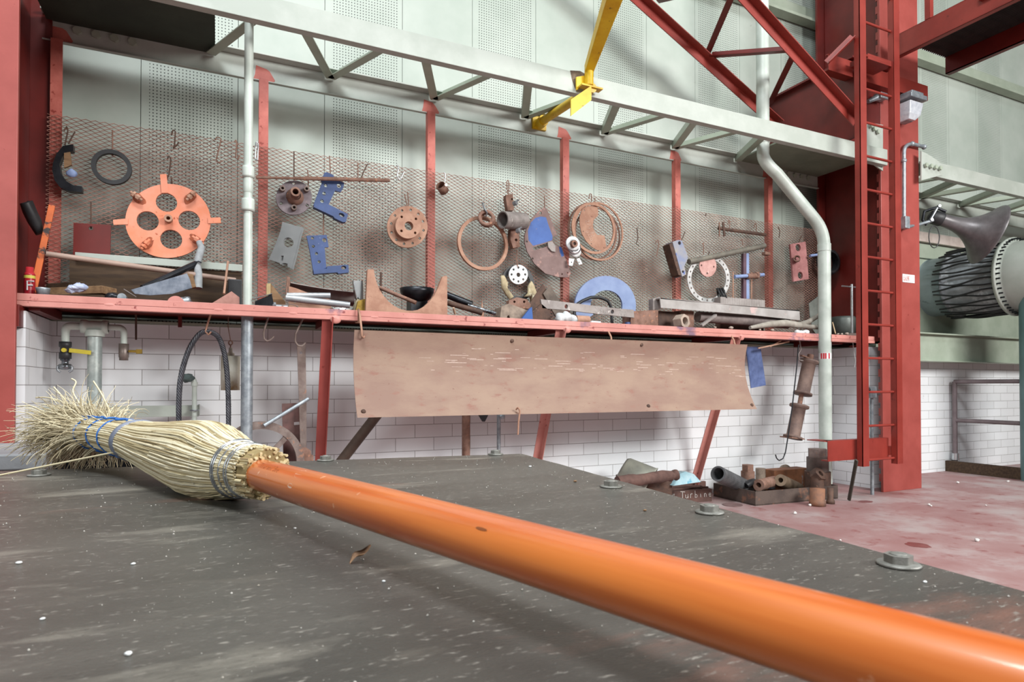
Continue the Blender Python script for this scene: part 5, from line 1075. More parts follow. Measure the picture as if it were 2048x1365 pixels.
wire('wire_hook', [(537, 632, -.52), (535, 640, -.5), (527, 665, -.5), (528, 678, -.5), (534, 683, -.5), (541, 680, -.5), (548, 673, -.5)], -.5, .006, rustgrey, 'empty dull hook under the shelf just right of the cream pipe')
wire('wire_hook', [(607, 635, -.52), (603, 644, -.5), (591, 668, -.5), (590, 683, -.5), (596, 692, -.5), (604, 693, -.5), (611, 686, -.5)], -.5, .006, rustgrey, 'dull hook under the shelf holding the long flat strip')
wire('steel_rod', [(272, 630), (272, 680)], -.15, .006, rustdark, 'short thin dark rod hanging under the shelf left of the wire rope', 'rod')
wire('steel_rod', [(360, 633), (360, 655)], -.2, .012, reddark, 'stubby dark peg hanging under the shelf above the wire rope', 'rod')
t = thing('hanging_strip', 'long flat rusty strip with a foot hanging to the right of the cream pipe', 'strip', P(606, 915, -.42))
a = MB(); a.plate([(594, 690), (611, 689), (613, 800), (613, 905), (601, 905), (598, 800)], -.42, .012, [(602, 706, 3)]); build('strip', a, rustgrey, t, .002)
a = MB(); a.plate([(598, 896), (613, 896), (622, 902), (622, 909), (627, 912), (627, 960), (598, 960)], -.44, .06); build('foot', a, rust, t, .004)
flat('steel_plate', [(564, 808), (607, 806), (606, 960), (568, 960)], -.36, .012, M('dark_plum_rust', '#6d4c48', '#57403c', 12, .75, bump=.2), 'dark brown plate with a small slot standing right of the cream pipe', 'plate', holes=[[(588, 845), (600, 844), (600, 850), (588, 851)]])
a = MB(); a.cyl(P(528, 852, -.50), P(617, 798, -.44), .012, seg=14); single('steel_rod', a, galv, 'grey steel rod sloping up over the dark slotted plate', 'rod')
t = thing('wheel_rim', 'rusty curved wheel rim standing behind the broom head', 'wheel', P(525, 940, -.5))
c = P(521, 928, -.48); m_ = mpp(521, -.48)
a = MB(); a.prism(circ2(c.x, c.z, 84 * m_, 56), [circ2(c.x, c.z, 69 * m_, 56)], (0, -.48, 0), X_, Z_, NF, .05); build('rim', a, rustgrey, t, .004)
a = MB(); a.pipe(c - Y_ * .05, c + Y_ * .06, .05, .03); 
for u in (.8, 2.9, 5.0): a.bar(c + Vector((math.cos(u) * .04, .02, math.sin(u) * .04)), c + Vector((math.cos(u) * .25, .02, math.sin(u) * .25)), .03, .03, up=Y_)
build('hub', a, rustgrey, t)
# braces and posts under the panel
a = MB(); a.cyl(P(770, 810, -.38), P(650, 965, -.20), .036, seg=20); single('strut_pipe', a, M('strut_brown', '#57473c', '#45382f', 8, .6, metal=.2), 'dark brown slanting pipe strut below the left end of the curved panel', 'pipe')
q = P(932, 870, -.3); a = MB(); a.cyl((q.x, q.y, 0), (q.x, q.y, P(932, 820, -.3).z), .031, seg=20); single('stand_post', a, rust, 'brown upright post below the curved panel left of its middle', 'post')
q = P(997.5, 870, -.3); a = MB(); a.cyl((q.x, q.y, 0), (q.x, q.y, P(998, 815, -.3).z), .015, seg=16); a.sphere(P(1003, 834, -.31), .03, 10, 8, (1, .8, .7)); single('stand_post', a, galv, 'thin grey upright post below the middle of the curved panel', 'post')
flat('steel_wedge', [(952, 820), (982, 820), (970, 844), (966, 844)], -.3, .02, blackrub, 'black pointed piece peeping out below the curved panel between the two posts', 'wedge')
# curved panel
t = thing('curved_panel', 'long curved rusty brown steel sheet hanging in front of the tiled wall', 'panel', P(1100, 830, -.75))
prof = [(0.0, 0.0), (.08, .012), (.2, .028), (.35, .032), (.5, .022), (.65, .0), (.8, -.035), (.92, -.07), (1.0, -.10)]
xl_, xr_ = P(709, 660, -.70).x, P(1495, 690, -.70).x; zt_, zb_ = P(1100, 675, -.70).z, P(1100, 829, -.80).z
zt_ = (P(709, 660, -.70).z + P(1495, 690, -.70).z) / 2; zb_ = (P(714, 837, -.80).z + P(1515, 818, -.80).z) / 2
panm = M('panel_rust', '#98806f', '#8a6f62', 2.2, .72, bump=.12, bs=60, stretch=(1, 1, 2.4), spots=[('#8c675a', 9, .58, .10), ('#7c584c', 30, .66, .04)])
vs = []; nx = 40
a = MB(); rg = []
for i in range(nx + 1):
    x = xl_ + (xr_ - xl_) * i / nx; fr = [Vector((x, -.70 + d, zt_ + (zb_ - zt_) * s)) for s, d in prof]; bk = [Vector((x, -.70 + d + .006, zt_ + (zb_ - zt_) * s)) for s, d in reversed(prof)]
    rg.append(fr + bk)
a.loft(rg, smooth=True); pn = build('sheet', a, panm, t); 
e = pn.modifiers.new('crisp', 'EDGE_SPLIT'); e.split_angle = math.radians(50)
for x, y in ((727, 824), (1024, 682), (1297, 813), (1504, 811), (1283, 690)):
    s = (P(x, y, -.72).z - zt_) / (zb_ - zt_); yy = -.70
    for j in range(len(prof) - 1):
        if prof[j][0] <= s <= prof[j + 1][0]: yy = -.70 + prof[j][1] + (prof[j + 1][1] - prof[j][1]) * (s - prof[j][0]) / (prof[j + 1][0] - prof[j][0])
    a = MB(); a.lathe(P(x, y, yy) + Y_ * .004, NF, [(0, .016), (.008, .014), (.012, .006), (.012, 0)], 14); build('rivet', a, rustdark, t)
scr = random.Random(11); a = MB()
for k in range(90):
    u = scr.random(); x = xl_ + (xr_ - xl_) * (.12 + .86 * u); s = .16 + .30 * scr.random() + .04 * u; L_ = .02 + .12 * scr.random() ** 2; yy = None
    for j in range(len(prof) - 1):
        if prof[j][0] <= s <= prof[j + 1][0]: yy = -.70 + prof[j][1] + (prof[j + 1][1] - prof[j][1]) * (s - prof[j][0]) / (prof[j + 1][0] - prof[j][0])
    z = zt_ + (zb_ - zt_) * s; x1 = min(x + L_, xr_ - .01)
    a.obox(((x + x1) / 2, yy - .0002, z), X_ * ((x1 - x) / 2), Y_ * .0004, Z_ * (.0008 + .0012 * scr.random()))
build('scratches', a, M('pale_scratch', '#cbb8ac', '#b8a296', 60, .7), t, label='pale horizontal scratches', kind='stuff')
for k, (x, n_) in enumerate(((723, 'left end'), (1222, 'middle'), (1468, 'right end'))):
    if k: single('wire_hook', MB().tube([P(x - 5, 664 if k == 1 else 672, -.6), P(x, 674 if k == 1 else 682, -.64), P(x + 2, 690, -.66), P(x - 1, 700, -.65)], .007, 8), rustlight, 'rusty hook behind the top edge of the curved panel at its ' + n_, 'hook'); continue
    q = P(x, 670, -.71); a = MB(); a.tube([(q.x, -.53, 1.47), (q.x, -.62, 1.46), (q.x - .002, -.625, 1.545), (q.x, -.70 if k else -.66, 1.50), (q.x, -.715, 1.40), (q.x, -.715, 1.365), (q.x + .012, -.71, 1.355), (q.x + .02, -.70, 1.365)], .007, 8); single('wire_hook', a, rustlight, 'rusty hook holding the curved panel at its ' + n_, 'hook')
wire('wire_hook', [(1032, 820, -.80), (1036, 815, -.82), (1040, 822, -.82), (1037, 845, -.815), (1036, 870, -.81)], -.8, .006, rustlight, 'rusty hook hanging from the lower edge of the curved panel')
# cloth
a = MB(); rg = []
for i in range(9):
    s = i / 8; xa_ = 1492 + 10 * s; xb_ = 1521 + 11 * s; y = 694 + (777 - 694) * s
    row = [P(xa_ + (xb_ - xa_) * u, y - 6 * u * s, -.42 - .012 * math.sin(u * 5 + s * 2)) for u in [j / 8 for j in range(9)]]; rg.append(row + [p + Y_ * .006 for p in reversed(row)])
a.loft(rg); single('blue_cloth', a, M('denim', '#5a6a94', '#47567e', 14, .9, bump=.3, bs=160), 'faded blue cloth hanging just right of the curved panel', 'cloth')
a = MB(); a.bar(P(1516, 697, -.5), P(1578, 684, -.52), .012, .012); a.bar(P(1540, 694, -.5), P(1562, 682, -.52), .008, .01); single('wood_splinter', a, M('splinter', '#b4917a', '#9c7a64', 8), 'pale wood splinter tucked under the shelf above the blue cloth', 'splinter')
# double spool
t = thing('spool_pair', 'two rusty spools linked end to end hanging left of the drain pipe', 'spool', P(1590, 885, -.45))
YS = -.45; ax = (P(1588, 875, YS) - P(1620, 720, YS)).normalized(); mS = mpp(1605, YS)
def spool(p, L, r, rf):
    a = MB(); a.lathe(p, ax, [(0, 0), (0, rf), (.02, rf), (.03, r), (L - .03, r), (L - .02, rf), (L, rf), (L, 0)], 28); return a
spm = M('spool_rust', '#7b665c', '#62504a', 12, .75, bump=.25, spots=[('#b49a78', 9, .68, .03)])
q0 = P(1619, 722, YS); q1 = P(1603, 789, YS); q2 = P(1599, 811, YS); q3 = P(1584, 870, YS)
build('upper_spool', spool(q0, (q1 - q0).length, .062, .086), spm, t); build('lower_spool', spool(q2, (q3 - q2).length + .03, .062, .088), spm, t)
a = MB(); a.cyl(q1, q2, .022, seg=14); a.cyl(q0 - ax * .06, q0, .03, seg=14); build('link', a, rust, t)
a = MB(); a.obox(q3 + ax * .03 + NF * .01, Vector((.085, 0, -.01)), Y_ * .07, Vector((0, 0, .006)) + Y_ * .002); build('base_plate', a, rust, t)
a = MB(); a.bar(q0 - ax * .02 - X_ * .12 + Z_ * .03, q0 - ax * .02, .03, .012); build('lug', a, rust, t)
a = MB(); a.tube([P(1598, 672, YS), P(1602, 700, YS), P(1597, 708, YS), P(1598, 720, YS), P(1606, 722, YS)], .006, 8); build('sling', a, steelgrey, t)
wire('wire_hook', [(1597, 690), (1594, 730), (1585, 810), (1575, 880), (1571, 905), (1566, 918), (1558, 922), (1553, 917), (1551, 910)], -.53, .0055, blacksteel, 'very long thin hook hanging in front of the linked spools')
a = MB(); a.tube([P(1706, 686, -.4), P(1707, 700, -.4), P(1711, 722, -.4), P(1709, 735, -.4)], .004, 6); single('cord', a, white, 'short white cord hanging under the shelf right of the drain pipe', 'cord')

# ------------------------------------------------------------------ on the floor by the wall
t = thing('tin_bucket', 'grey green bucket lying tipped over by the wall behind the table edge', 'bucket', P(1268, 960, -.3))
c = P(1263, 938, -.35); axb = Vector((.55, -.55, -.42)).normalized()
a = MB(); a.lathe(c - axb * .10, axb, [(0, 0), (0, .115), (.02, .13), (.24, .165), (.255, .175), (.255, .16), (.05, .118), (.03, 0)], 36); drop(a, 0); 
mx = min(v[2] for v in a.v); dz = P(1270, 917, -.35).z - max(v[2] for v in a.v); a.v = [(x, y, z + dz) for x, y, z in a.v]
build('shell', a, M('bucket_green', '#a5a79a', '#90938a', 8, .5, bump=.05), t)
a = MB(); a.box((P(1238, 950, -.2).x, -.5, 0), (P(1300, 950, -.2).x, -.15, P(1268, 953, -.3).z)); single('steel_block', a, rustdark, 'low dark block on the floor that carries the tipped bucket', 'block', bevel=.004)
t = thing('wrapped_bundle', 'brown cloth wrapped roll lying in front of the tipped bucket', 'bundle', P(1290, 970, -.6))
bd = spline([P(x, y, -.62) for x, y in ((1235, 966), (1260, 962), (1295, 958), (1320, 954), (1334, 953), (1343, 953), (1353, 950))], 5)
n = len(bd); a = MB(); a.tube(bd, [(.047 + .003 * math.sin(i * .5)) if i < n * .8 else (.028 if i < n * .88 else .045) for i in range(n)], 16); a.jitter(.012, 14); build('roll', a, M('bundle_brown', '#6b5048', '#543e38', 10, .9, bump=.4), t)
a = MB(); a.loft([[P(x, y, -.5) + Y_ * d for x, y, d in q] for q in ([(1352, 950, 0), (1372, 944, 0), (1372, 944, .1), (1352, 950, .1)], [(1350, 957, -.03), (1388, 950, -.03), (1388, 950, .12), (1350, 957, .12)], [(1340, 968, -.05), (1392, 967, -.05), (1392, 967, .14), (1340, 968, .14)])]); a.jitter(.03, 9)
single('plastic_bag', a, M('turquoise_bag', '#8fb3bd', '#a9c3c9', 9, .45, bump=.3, bs=30, spots=[('#5f9db2', 5, .6)]), 'crumpled turquoise plastic bag between the brown roll and the tray', 'bag', bevel=.01)
# crates
t = thing('timber_crate', 'low brown wooden box with Turbine chalked on its end, beside the steel tray', 'box', PZ(1400, 1003, 0))
p_a = PZ(1424, 1003, 0); p_b = PZ(1290, 1014, 0); h_ = (P(1424, 978, p_a.y).z)
dv = (p_b - p_a); back = Vector((.07, .2, 0)); 
up = Z_ * h_
def boxab(mb, a_, b_, th, z0, z1, side=1):
    d = (b_ - a_).normalized(); n_ = Vector((-d.y, d.x, 0)) * th * side
    vs = [a_, b_, b_ + n_, a_ + n_]; vs = [Vector((v.x, v.y, z0)) for v in vs] + [Vector((v.x, v.y, z1)) for v in vs]
    mb.add(vs, [(0, 1, 2, 3), (7, 6, 5, 4), (0, 4, 5, 1), (1, 5, 6, 2), (2, 6, 7, 3), (3, 7, 4, 0)]); return mb
crm = M('crate_wood', '#6d5048', '#57403a', 8, .8, bump=.25)
a = MB(); boxab(a, p_a, p_b, .02, 0, h_, -1); build('front_board', a, crm, t, .002)
a = MB(); boxab(a, p_a + back, p_b + back, .02, 0, h_, -1); build('rear_board', a, crm, t, .002)
a = MB(); boxab(a, p_a, p_a + back, .02, 0, h_ * .98); build('end_board', a, crm, t)
a = MB(); boxab(a, p_a + back * .35, p_b + back * .35, .015, h_ * .95, h_ * 1.08, -1); build('slat', a, crm, t, .002)
a = MB(); boxab(a, p_a + back * .1, p_b + back * .1, .25, h_ * .55, h_ * .6, -1); build('contents', a, M('dusty_papers', '#8b8078', '#756a62', 12, .9), t)
b = MB(); letters(b, '" Turbine', 0, 0, .062, 0, .0035, .82); d = (p_a - p_b).normalized(); nn = Vector((d.y, -d.x, 0)); q = p_b + (p_a - p_b) * .40 + nn * .004 + Z_ * .045
b.v = [tuple(q + d * x + nn * (-y) + Z_ * z) for x, y, z in b.v]; build('chalk_writing', b, M('chalk_white', '#d8d2cc', rough=.9), t, label='white chalk word Turbine')
a = MB(); pa_ = PZ(1412, 990, 0); pb_ = PZ(1285, 1000, 0); boxab(a, pa_, pb_, .03, 0, P(1412, 963, pa_.y).z, -1); single('timber_plank', a, crm, 'brown plank standing on edge behind the chalked wooden box', 'plank', bevel=.003)
# tray
A_, B_, C_ = PZ(1427, 993, 0), PZ(1511, 1013, 0), PZ(1676, 998, 0); D_ = A_ + (C_ - B_); th_ = .125
trm = M('tray_steel', '#5c4f48', '#4a3f3a', 7, .7, metal=.1, bump=.3, spots=[('#7e5a48', 9, .56, .1), ('#b4aaa2', 40, .735)])
t = thing('drip_tray', 'dark rusty steel tray full of pipe parts on the floor below the spools', 'tray', (A_ + C_) / 2)
ctr = (A_ + B_ + C_ + D_) / 4
for (u, v) in ((A_, B_), (B_, C_), (C_, D_), (D_, A_)):
    a = MB(); boxab(a, u, v, .008, 0, th_, 1 if (v - u).cross(ctr - u).z > 0 else -1); build('side', a, trm, t)
a = MB(); a.add([A_ + Z_ * .005, B_ + Z_ * .005, C_ + Z_ * .005, D_ + Z_ * .005, A_ + Z_ * .012, B_ + Z_ * .012, C_ + Z_ * .012, D_ + Z_ * .012], [(3, 2, 1, 0), (4, 5, 6, 7), (0, 1, 5, 4), (1, 2, 6, 5), (2, 3, 7, 6), (3, 0, 4, 7)]); build('bottom', a, trm, t)
def TY(px, py, d=.0): return None
yb_ = ctr.y
def hollow2(name, p, q, Y0, Y1, ro, ri, mat, label, cat):
    a = MB(); a.pipe(P(*p, Y0), P(*q, Y1), ro, ri, 26); return single(name, a, mat, label, cat)
hollow2('pipe_length', (1436, 948), (1494, 976), yb_ - .12, yb_ + .10, .068, .052, M('pipe_grey', '#6e7072', '#56585a', 14, .55, metal=.4, bump=.2), 'fat grey pipe with an open end leaning on the left of the steel tray', 'pipe')
def socket(name, x0, x1, ytop, ymid, ybot, Y, hexw, mat, label):
    c = P((x0 + x1) / 2, ymid, Y); r_ = (P(x1, ymid, Y) - P(x0, ymid, Y)).x / 2 * .93; zt = P((x0 + x1) / 2, ytop, Y).z; zb = max(.013, P((x0 + x1) / 2, ybot, Y).z)
    t = thing(name, label, 'socket', (c.x, Y, zb)); a = MB(); a.cyl((c.x, Y, zb), (c.x, Y, c.z), r_, seg=24); build('barrel', a, mat, t, .003)
    a = MB(); a.hexn((c.x, Y, c.z), Z_, r_ * 2 * hexw, zt - c.z); build('hex_end', a, mat, t, .003)
socket('hex_socket', 1485, 1506, 930, 943, 990, yb_ + .10, .8, rust, 'rusty upright socket with a square head, centre left of the tray')
a = MB(); c = P(1521, 937, yb_ + .12); a.cyl((c.x, c.y, .013), (c.x, c.y, c.z), .045, seg=24); single('steel_cylinder', a, dusty, 'dusty upright cylinder standing right of the square headed socket', 'cylinder', bevel=.004)
hollow2('pipe_length', (1517, 971), (1556, 962), yb_ - .10, yb_ + .05, .052, .024, rust, 'short rusty thick walled tube facing forward, centre of the tray', 'tube')
hollow2('pipe_length', (1561, 961), (1596, 977), yb_ - .10, yb_ + .06, .055, .024, M('tube_tan', '#8e7a66', '#74624f', 12, .7, metal=.1, bump=.2), 'tan thick walled tube facing forward, right of the centre of the tray', 'tube')
c0 = P(1549, 942, yb_ + .02); c1 = P(1617, 973, yb_ + .02)
a = MB(); a.box((c0.x, yb_ + .02, .013), (c1.x, yb_ + .16, c0.z)); single('steel_box', a, M('box_rust', '#8b5a3c', '#6d4630', 9, .75, bump=.3, spots=[('#8b9096', 3, .56, .03)]), 'rusty box with a grey worn patch behind the tan tube', 'box', bevel=.004)
a = MB(); c = P(1571, 943, yb_ + .2); a.lathe((c.x, c.y, c.z - .02), Vector((0, -1, .3)), [(0, 0), (0, .085), (.02, .085), (.02, 0)], 28); single('round_plate', a, dusty, 'round dusty plate leaning behind the rusty box in the tray', 'plate')
t = thing('valve_body', 'tall dark stepped valve body with a hexagon top at the right of the tray', 'valve', P(1635, 990, yb_ + .05))
Yv = -.60; q = P(1635, 915, Yv); xw = (P(1650, 915, Yv) - P(1620, 915, Yv)).x / 2
a = MB(); a.hexn((q.x, Yv, q.z), Z_, xw * 1.5, P(1635, 898, Yv).z - q.z); build('hex_top', a, rustgrey, t, .003)
q2 = P(1635, 943, Yv); a = MB(); a.cyl((q.x, Yv, q2.z), (q.x, Yv, q.z), xw * .95, seg=28); build('upper_body', a, M('valve_dark', '#6a5e58', '#564c47', 12, .6, metal=.2), t, .003)
a = MB(); a.cyl((q.x, Yv, .013), (q.x, Yv, q2.z), xw * 1.12, seg=28); build('lower_body', a, rustdark, t, .003)
a = MB(); c = P(1636, 952, -.74); a.hexn(c - Vector((0, -.03, .02)), Vector((.1, -.7, .55)), .115, .07, .026); a.cyl((c.x, c.y + .01, .02), (c.x, c.y + .01, c.z - .02), .058, seg=24); single('hex_nut', a, rustdark, 'big dark hexagon nut tilted up in front of the stepped valve body', 'nut', bevel=.003)
a = MB(); q = PZ(1635, 1012, 0); a.lathe((q.x, q.y, 0), Z_, [(0, 0), (0, .068), (.045, .068), (.05, .06), (.15, .062), (.155, 0)], 28); single('steel_spool', a, M('spool_orange', '#8a6048', '#6a5044', 9, .75, bump=.3), 'rusty stepped cylinder standing on the floor at the right front of the tray', 'cylinder')
a = MB(); q = PZ(1661, 1008, 0); a.lathe((q.x, q.y, 0), Z_, [(0, 0), (0, .036), (.03, .034), (.04, .024), (.14, .026), (.14, 0)], 20); single('steel_pin', a, rustdark, 'short dark pin standing just right of the rusty stepped cylinder', 'pin')
a = MB(); a.tube([P(1492, 972, yb_ - .05), P(1500, 966, yb_ - .05), P(1507, 963, yb_)], [.028, .03, .026], 12); single('pipe_elbow', a, blackrub, 'small black elbow beside the fat grey pipe in the tray', 'elbow')
a = MB(); c = P(1538, 974, yb_ - .05); a.cyl(c - Z_ * .015, c, .055, seg=24); single('round_plate', a, blacksteel, 'small dark disc lying flat between the two thick walled tubes', 'disc')
a = MB(); c = P(1656, 968, yb_ + .02); a.hexn((c.x, c.y, c.z - .02), Z_, .06, .035, .018); single('hex_nut', a, dusty, 'small dusty nut on the right rim of the tray', 'nut', bevel=.002)
a = MB(); q = PZ(1465, 1011, 0); a.cyl((q.x, q.y, .001), (q.x, q.y, .006), .085, seg=36); single('floor_cover', a, M('cover', '#7b6260', '#6a5452', 12, .6), 'small round cover plate set flat in the floor in front of the tray', 'cover')
a = MB(); a.bar(PZ(1698, 1002, 0) + Z_ * .005, P(1713, 921, -1.05), .03, .012, up=X_); single('steel_bar', a, M('bar_dark', '#55544c', '#44433d', 12, .6, metal=.3), 'dark flat bar leaning against the foot of the ladder', 'bar')
rr = random.Random(21)
crumb = M('white_crumb', '#e2e0dc')
for k, (x, y, r_) in enumerate(((1620, 1013, .012), (1590, 1029, .014), (1916, 968, .014), (2016, 965, .014), (1858, 1012, .012), (1954, 1084, .014), (1862, 1014, .01), (1972, 1013, .008), (1680, 1083, .008), (1460, 998, .012))):
    q = PZ(x, y, 0); a = MB(); a.sphere((q.x, q.y, r_ * .7), r_, 7, 5, (1.2, 1, .8)); a.jitter(.006, 60, k); drop(a, 0); single('paint_crumb', a, crumb, 'small white crumb on the red floor, ' + ('against the rusty stepped cylinder', 'out in front of the steel tray', 'far back near the handrail', 'furthest right near the kerb board', 'behind the dark red stain by the leaning bar', 'furthest right on the open floor', 'just beside the one behind the dark stain', 'tiny one in the middle of the far floor', 'closest to the right table edge', 'left of the round cover plate')[k], 'crumb', 'white crumbs on the floor')
def puddle(px, py, w, h, lab):
    q = PZ(px, py, 0); a = MB(); o = [(w * (1 + .25 * noise.noise(Vector((math.cos(u) * 1.5, math.sin(u) * 1.5, px)))) * math.cos(u), h * (1 + .3 * noise.noise(Vector((math.cos(u) * 2, math.sin(u) * 2, px + 9)))) * math.sin(u)) for u in [2 * math.pi * k / 28 for k in range(28)]]
    a.prism(o, [], (q.x, q.y, .0015), X_, Y_, Z_, .001); single('floor_stain', a, M('stain', '#6e3836', '#7c4442', 10, .4), lab, 'stain')
puddle(1731, 1004, .07, .05, 'dark red stain on the floor right of the leaning flat bar')
puddle(1836, 1091, .07, .07, 'dark red stain in the middle of the open floor at the right')
# ------------------------------------------------------------------ foreground steel table
ZTB = .93
Cn = PZ(1042, 908, ZTB); Rn = PZ(1960, 1160, ZTB); Ln = PZ(0, 943, ZTB)
dR = (Rn - Cn).normalized(); dL = (Ln - Cn).normalized()
def table_material():
    m = M('dusty_steel_top', '#53514c', '#403f3b', 2.0, .36, metal=0, bump=.3, bs=260, spots=[('#7c5a4e', 1.7, .60, .1), ('#8a867c', 5, .56, .2), ('#55524c', 12, .60, .1), ('#908c84', 110, .60, .10), ('#3a3936', 150, .62, .08)], rough2=.30)
    nt = m.node_tree
    for n in nt.nodes:
        if n.type == 'MAPPING': n.inputs['Rotation'].default_value = (0, 0, math.radians(-18)); n.inputs['Scale'].default_value = (1, 3.2, 1)
    return m
tabm = table_material()
t = thing('machine_table', 'dusty dark steel plate table in the foreground that carries the broom', 'table', (Cn + dR * .6 + dL * .6) * 1.0 * 1 - Z_ * ZTB)
def para(mb, o, u, v, z0, z1):
    vs = [o, o + u, o + u + v, o + v]; vs = [Vector((p.x, p.y, z0)) for p in vs] + [Vector((p.x, p.y, z1)) for p in vs]
    mb.add(vs, [(0, 1, 2, 3), (7, 6, 5, 4), (0, 4, 5, 1), (1, 5, 6, 2), (2, 6, 7, 3), (3, 7, 4, 0)]); return mb
a = MB()
# wavy flame cut far and right edges
def edge(p, q, n, amp, sd):
    out = []; d = (q - p); nn = Vector((-d.y, d.x, 0)).normalized()
    for i in range(n): 
        s = i / n; out.append(p + d * s + nn * amp * noise.noise(Vector((s * n * .35, sd, 0))))
    return out
Lf = Cn + dL * 1.9; Rf = Cn + dR * 2.0; Bf = Lf + dR * 2.0
ol = edge(Cn, Rf, 90, .003, 1) + [Rf, Bf] + list(reversed(edge(Cn, Lf, 90, .003, 5)))[:-1]
a.prism([(p.x, p.y) for p in ol], [], (0, 0, ZTB), X_, Y_, Z_, .022); build('top_plate', a, tabm, t, .0015)
a = MB(); para(a, Cn + dL * .06 + dR * .06, dL * 1.7, dR * 1.8, .83, ZTB - .0225); build('frame', a, blacksteel, t)
for u, v in ((.1, .1), (1.6, .1), (.1, 1.6), (1.6, 1.6)):
    a = MB(); para(a, Cn + dL * u + dR * v, dL * .1, dR * .1, 0, .831); build('leg', a, blacksteel, t)
# second slab beyond the gap
s0 = PZ(92, 908, ZTB); s1 = PZ(-30, 911, ZTB); back = -dR * .26; sd = (s1 - s0).normalized()
t = thing('machine_slab', 'grey steel slab at the left edge beyond the gap behind the broom bristles', 'slab', s0 + sd * .4 - Z_ * ZTB)
a = MB(); para(a, s0, sd * 1.1, back, ZTB - .028, ZTB); build('plate', a, M('slab_grey', '#8c8f92', '#74777a', 4, .5, bump=.15, bs=80), t, .003)
a = MB(); para(a, s0 + sd * .03 + back * .2, sd * 1.0, back * .7, 0, ZTB - .029); build('body', a, blacksteel, t)
a = MB(); m0 = PD(104, 960, .99); m0.z = 0; m1 = PD(300, 960, 1.02); m1.z = 0; a.prism([(m0.x, m0.y), (m1.x, m1.y), (m1.x + .1, m1.y + .2), (m0.x + .1, m0.y + .2)], [], (0, 0, .945), X_, Y_, Z_, .945); single('gap_block', a, blacksteel, 'black block filling the gap behind the drooping broom bristles', 'block', bevel=.002)  # plain black block put in for the dark recess beside the slab
# bolts on the table
def bolt_at(px, py, lab, proto=[None]):
    q = PZ(px, py, ZTB)
    if proto[0] is None:
        t = thing('hex_bolt', lab, 'bolt', q, 'bolts along the table edge')
        a = MB(); a.lathe(q, Z_, [(0, 0), (0, .0125), (.0012, .0135), (.0022, .0125), (.0022, 0)], 28); build('washer', a, M('bolt_zinc', '#8f8f8a', '#6f6f69', 60, .5, metal=.4, bump=.2), t)
        a = MB(); a.hexn(q + Z_ * .002, (0, 0, 1), .0155, .0055); a.sphere(q + Z_ * .0072, .006, 12, 6, (1, 1, .3)); build('head', a, bpy.data.materials['bolt_zinc'], t, .0012)
        proto[0] = t
    else: dup(proto[0], q, rz=(px % 7) * .3, label=lab)
bolt_at(1222, 975, 'bolt with washer on the table edge just right of where the curved panel ends above')
bolt_at(1419, 1027, 'bolt with washer on the right table edge nearest the red floor')
bolt_at(1797, 1132, 'dark bolt on the right table edge, the nearest one to the viewer')
bolt_at(651, 922, 'small far bolt at the table edge just above the broom handle')
bolt_at(991, 910, 'small far bolt beside the far corner of the table')
bolt_at(78, 952, 'bolt with washer at the left edge under the broom bristles')
bd_ = {'bolt with washer on the table edge just right of where the curved panel ends above': 'bolt with washer on the table edge in front of the tipped bucket'}
for o in COL.objects:
    if o.get('label') in bd_: o['label'] = bd_[o['label']]
# grit
rg = random.Random(5); a = MB()
for k in range(5200):
    u = rg.random() ** 1.2 * 1.5; v = rg.random() * 1.1; p = Cn + dL * u + dR * v; r_ = .0002 + .0007 * rg.random() ** 6
    if (p - CAMLOC).length < .16: continue
    c = Vector((p.x, p.y, ZTB + r_ * .5)); a.add([c + Vector((r_, 0, 0)), c + Vector((0, r_, 0)), c + Vector((-r_, 0, 0)), c + Vector((0, -r_, 0)), c + Z_ * r_, c - Z_ * r_], [(0, 1, 4), (1, 2, 4), (2, 3, 4), (3, 0, 4), (1, 0, 5), (2, 1, 5), (3, 2, 5), (0, 3, 5)])
o = single('dust_grit', a, M('grit', '#c2bfb8', '#8b857a', 60, .8, bump=0), 'fine pale grit scattered over the dark steel table', 'grit', kind='stuff')
for k, (px, py, s) in enumerate(((38, 1129, .003), (256, 1312, .003), (768, 1165, .0022), (1290, 1023, .003), (266, 1130, .0025), (590, 908 + 150, .0018), (86, 1240, .002), (1150, 965, .004), (1060, 935, .0035), (1850, 1166, .0022))):
    q = PZ(px, py, ZTB); s *= .5; a = MB(); a.sphere(q + Z_ * s * .5, s, 8, 6, (1.3, 1, .6)); a.jitter(s * .4, 300, k); drop(a, ZTB)
    single('paint_flake', a, white if k not in (3, 7) else wood, ['white flake near the left edge of the table', 'white flake at the lower left of the table', 'white flake right of the dry leaf', 'brown crumb behind the handle near the right bolts', 'pale flake on the table below the broom crown', 'tiny pale flake between the crown and the dry leaf', 'tiny pale flake at the lower left table edge', 'brown crumb at the far right table edge', 'small crumb near the far corner of the table', 'pale flake beside the nearest bolt'][k], 'flake')
# dry leaf
q = PZ(716, 1112, ZTB + .004); t0 = PZ(700, 1126, ZTB + .001); t1 = PZ(741, 1092, ZTB + .010); d = t1 - t0; n_ = d.cross(Z_).normalized(); rings = []
for i in range(9):
    s = i / 8; w_ = .0045 * math.sin(math.pi * (s * .92 + .04)) + .0006; c = t0 + d * s + Z_ * .0015 * math.sin(7 * s)
    rings.append([c - n_ * w_ + Z_ * w_ * .5, c, c + n_ * w_ + Z_ * w_ * .6, c + Z_ * .0006])
a = MB(); a.loft(rings); drop(a, ZTB); single('dry_leaf', a, M('leaf', '#b08c6c', '#7c5a42', 220, .8, bump=.4, bs=500), 'curled dry brown leaf chip on the table in front of the broom handle', 'leaf')

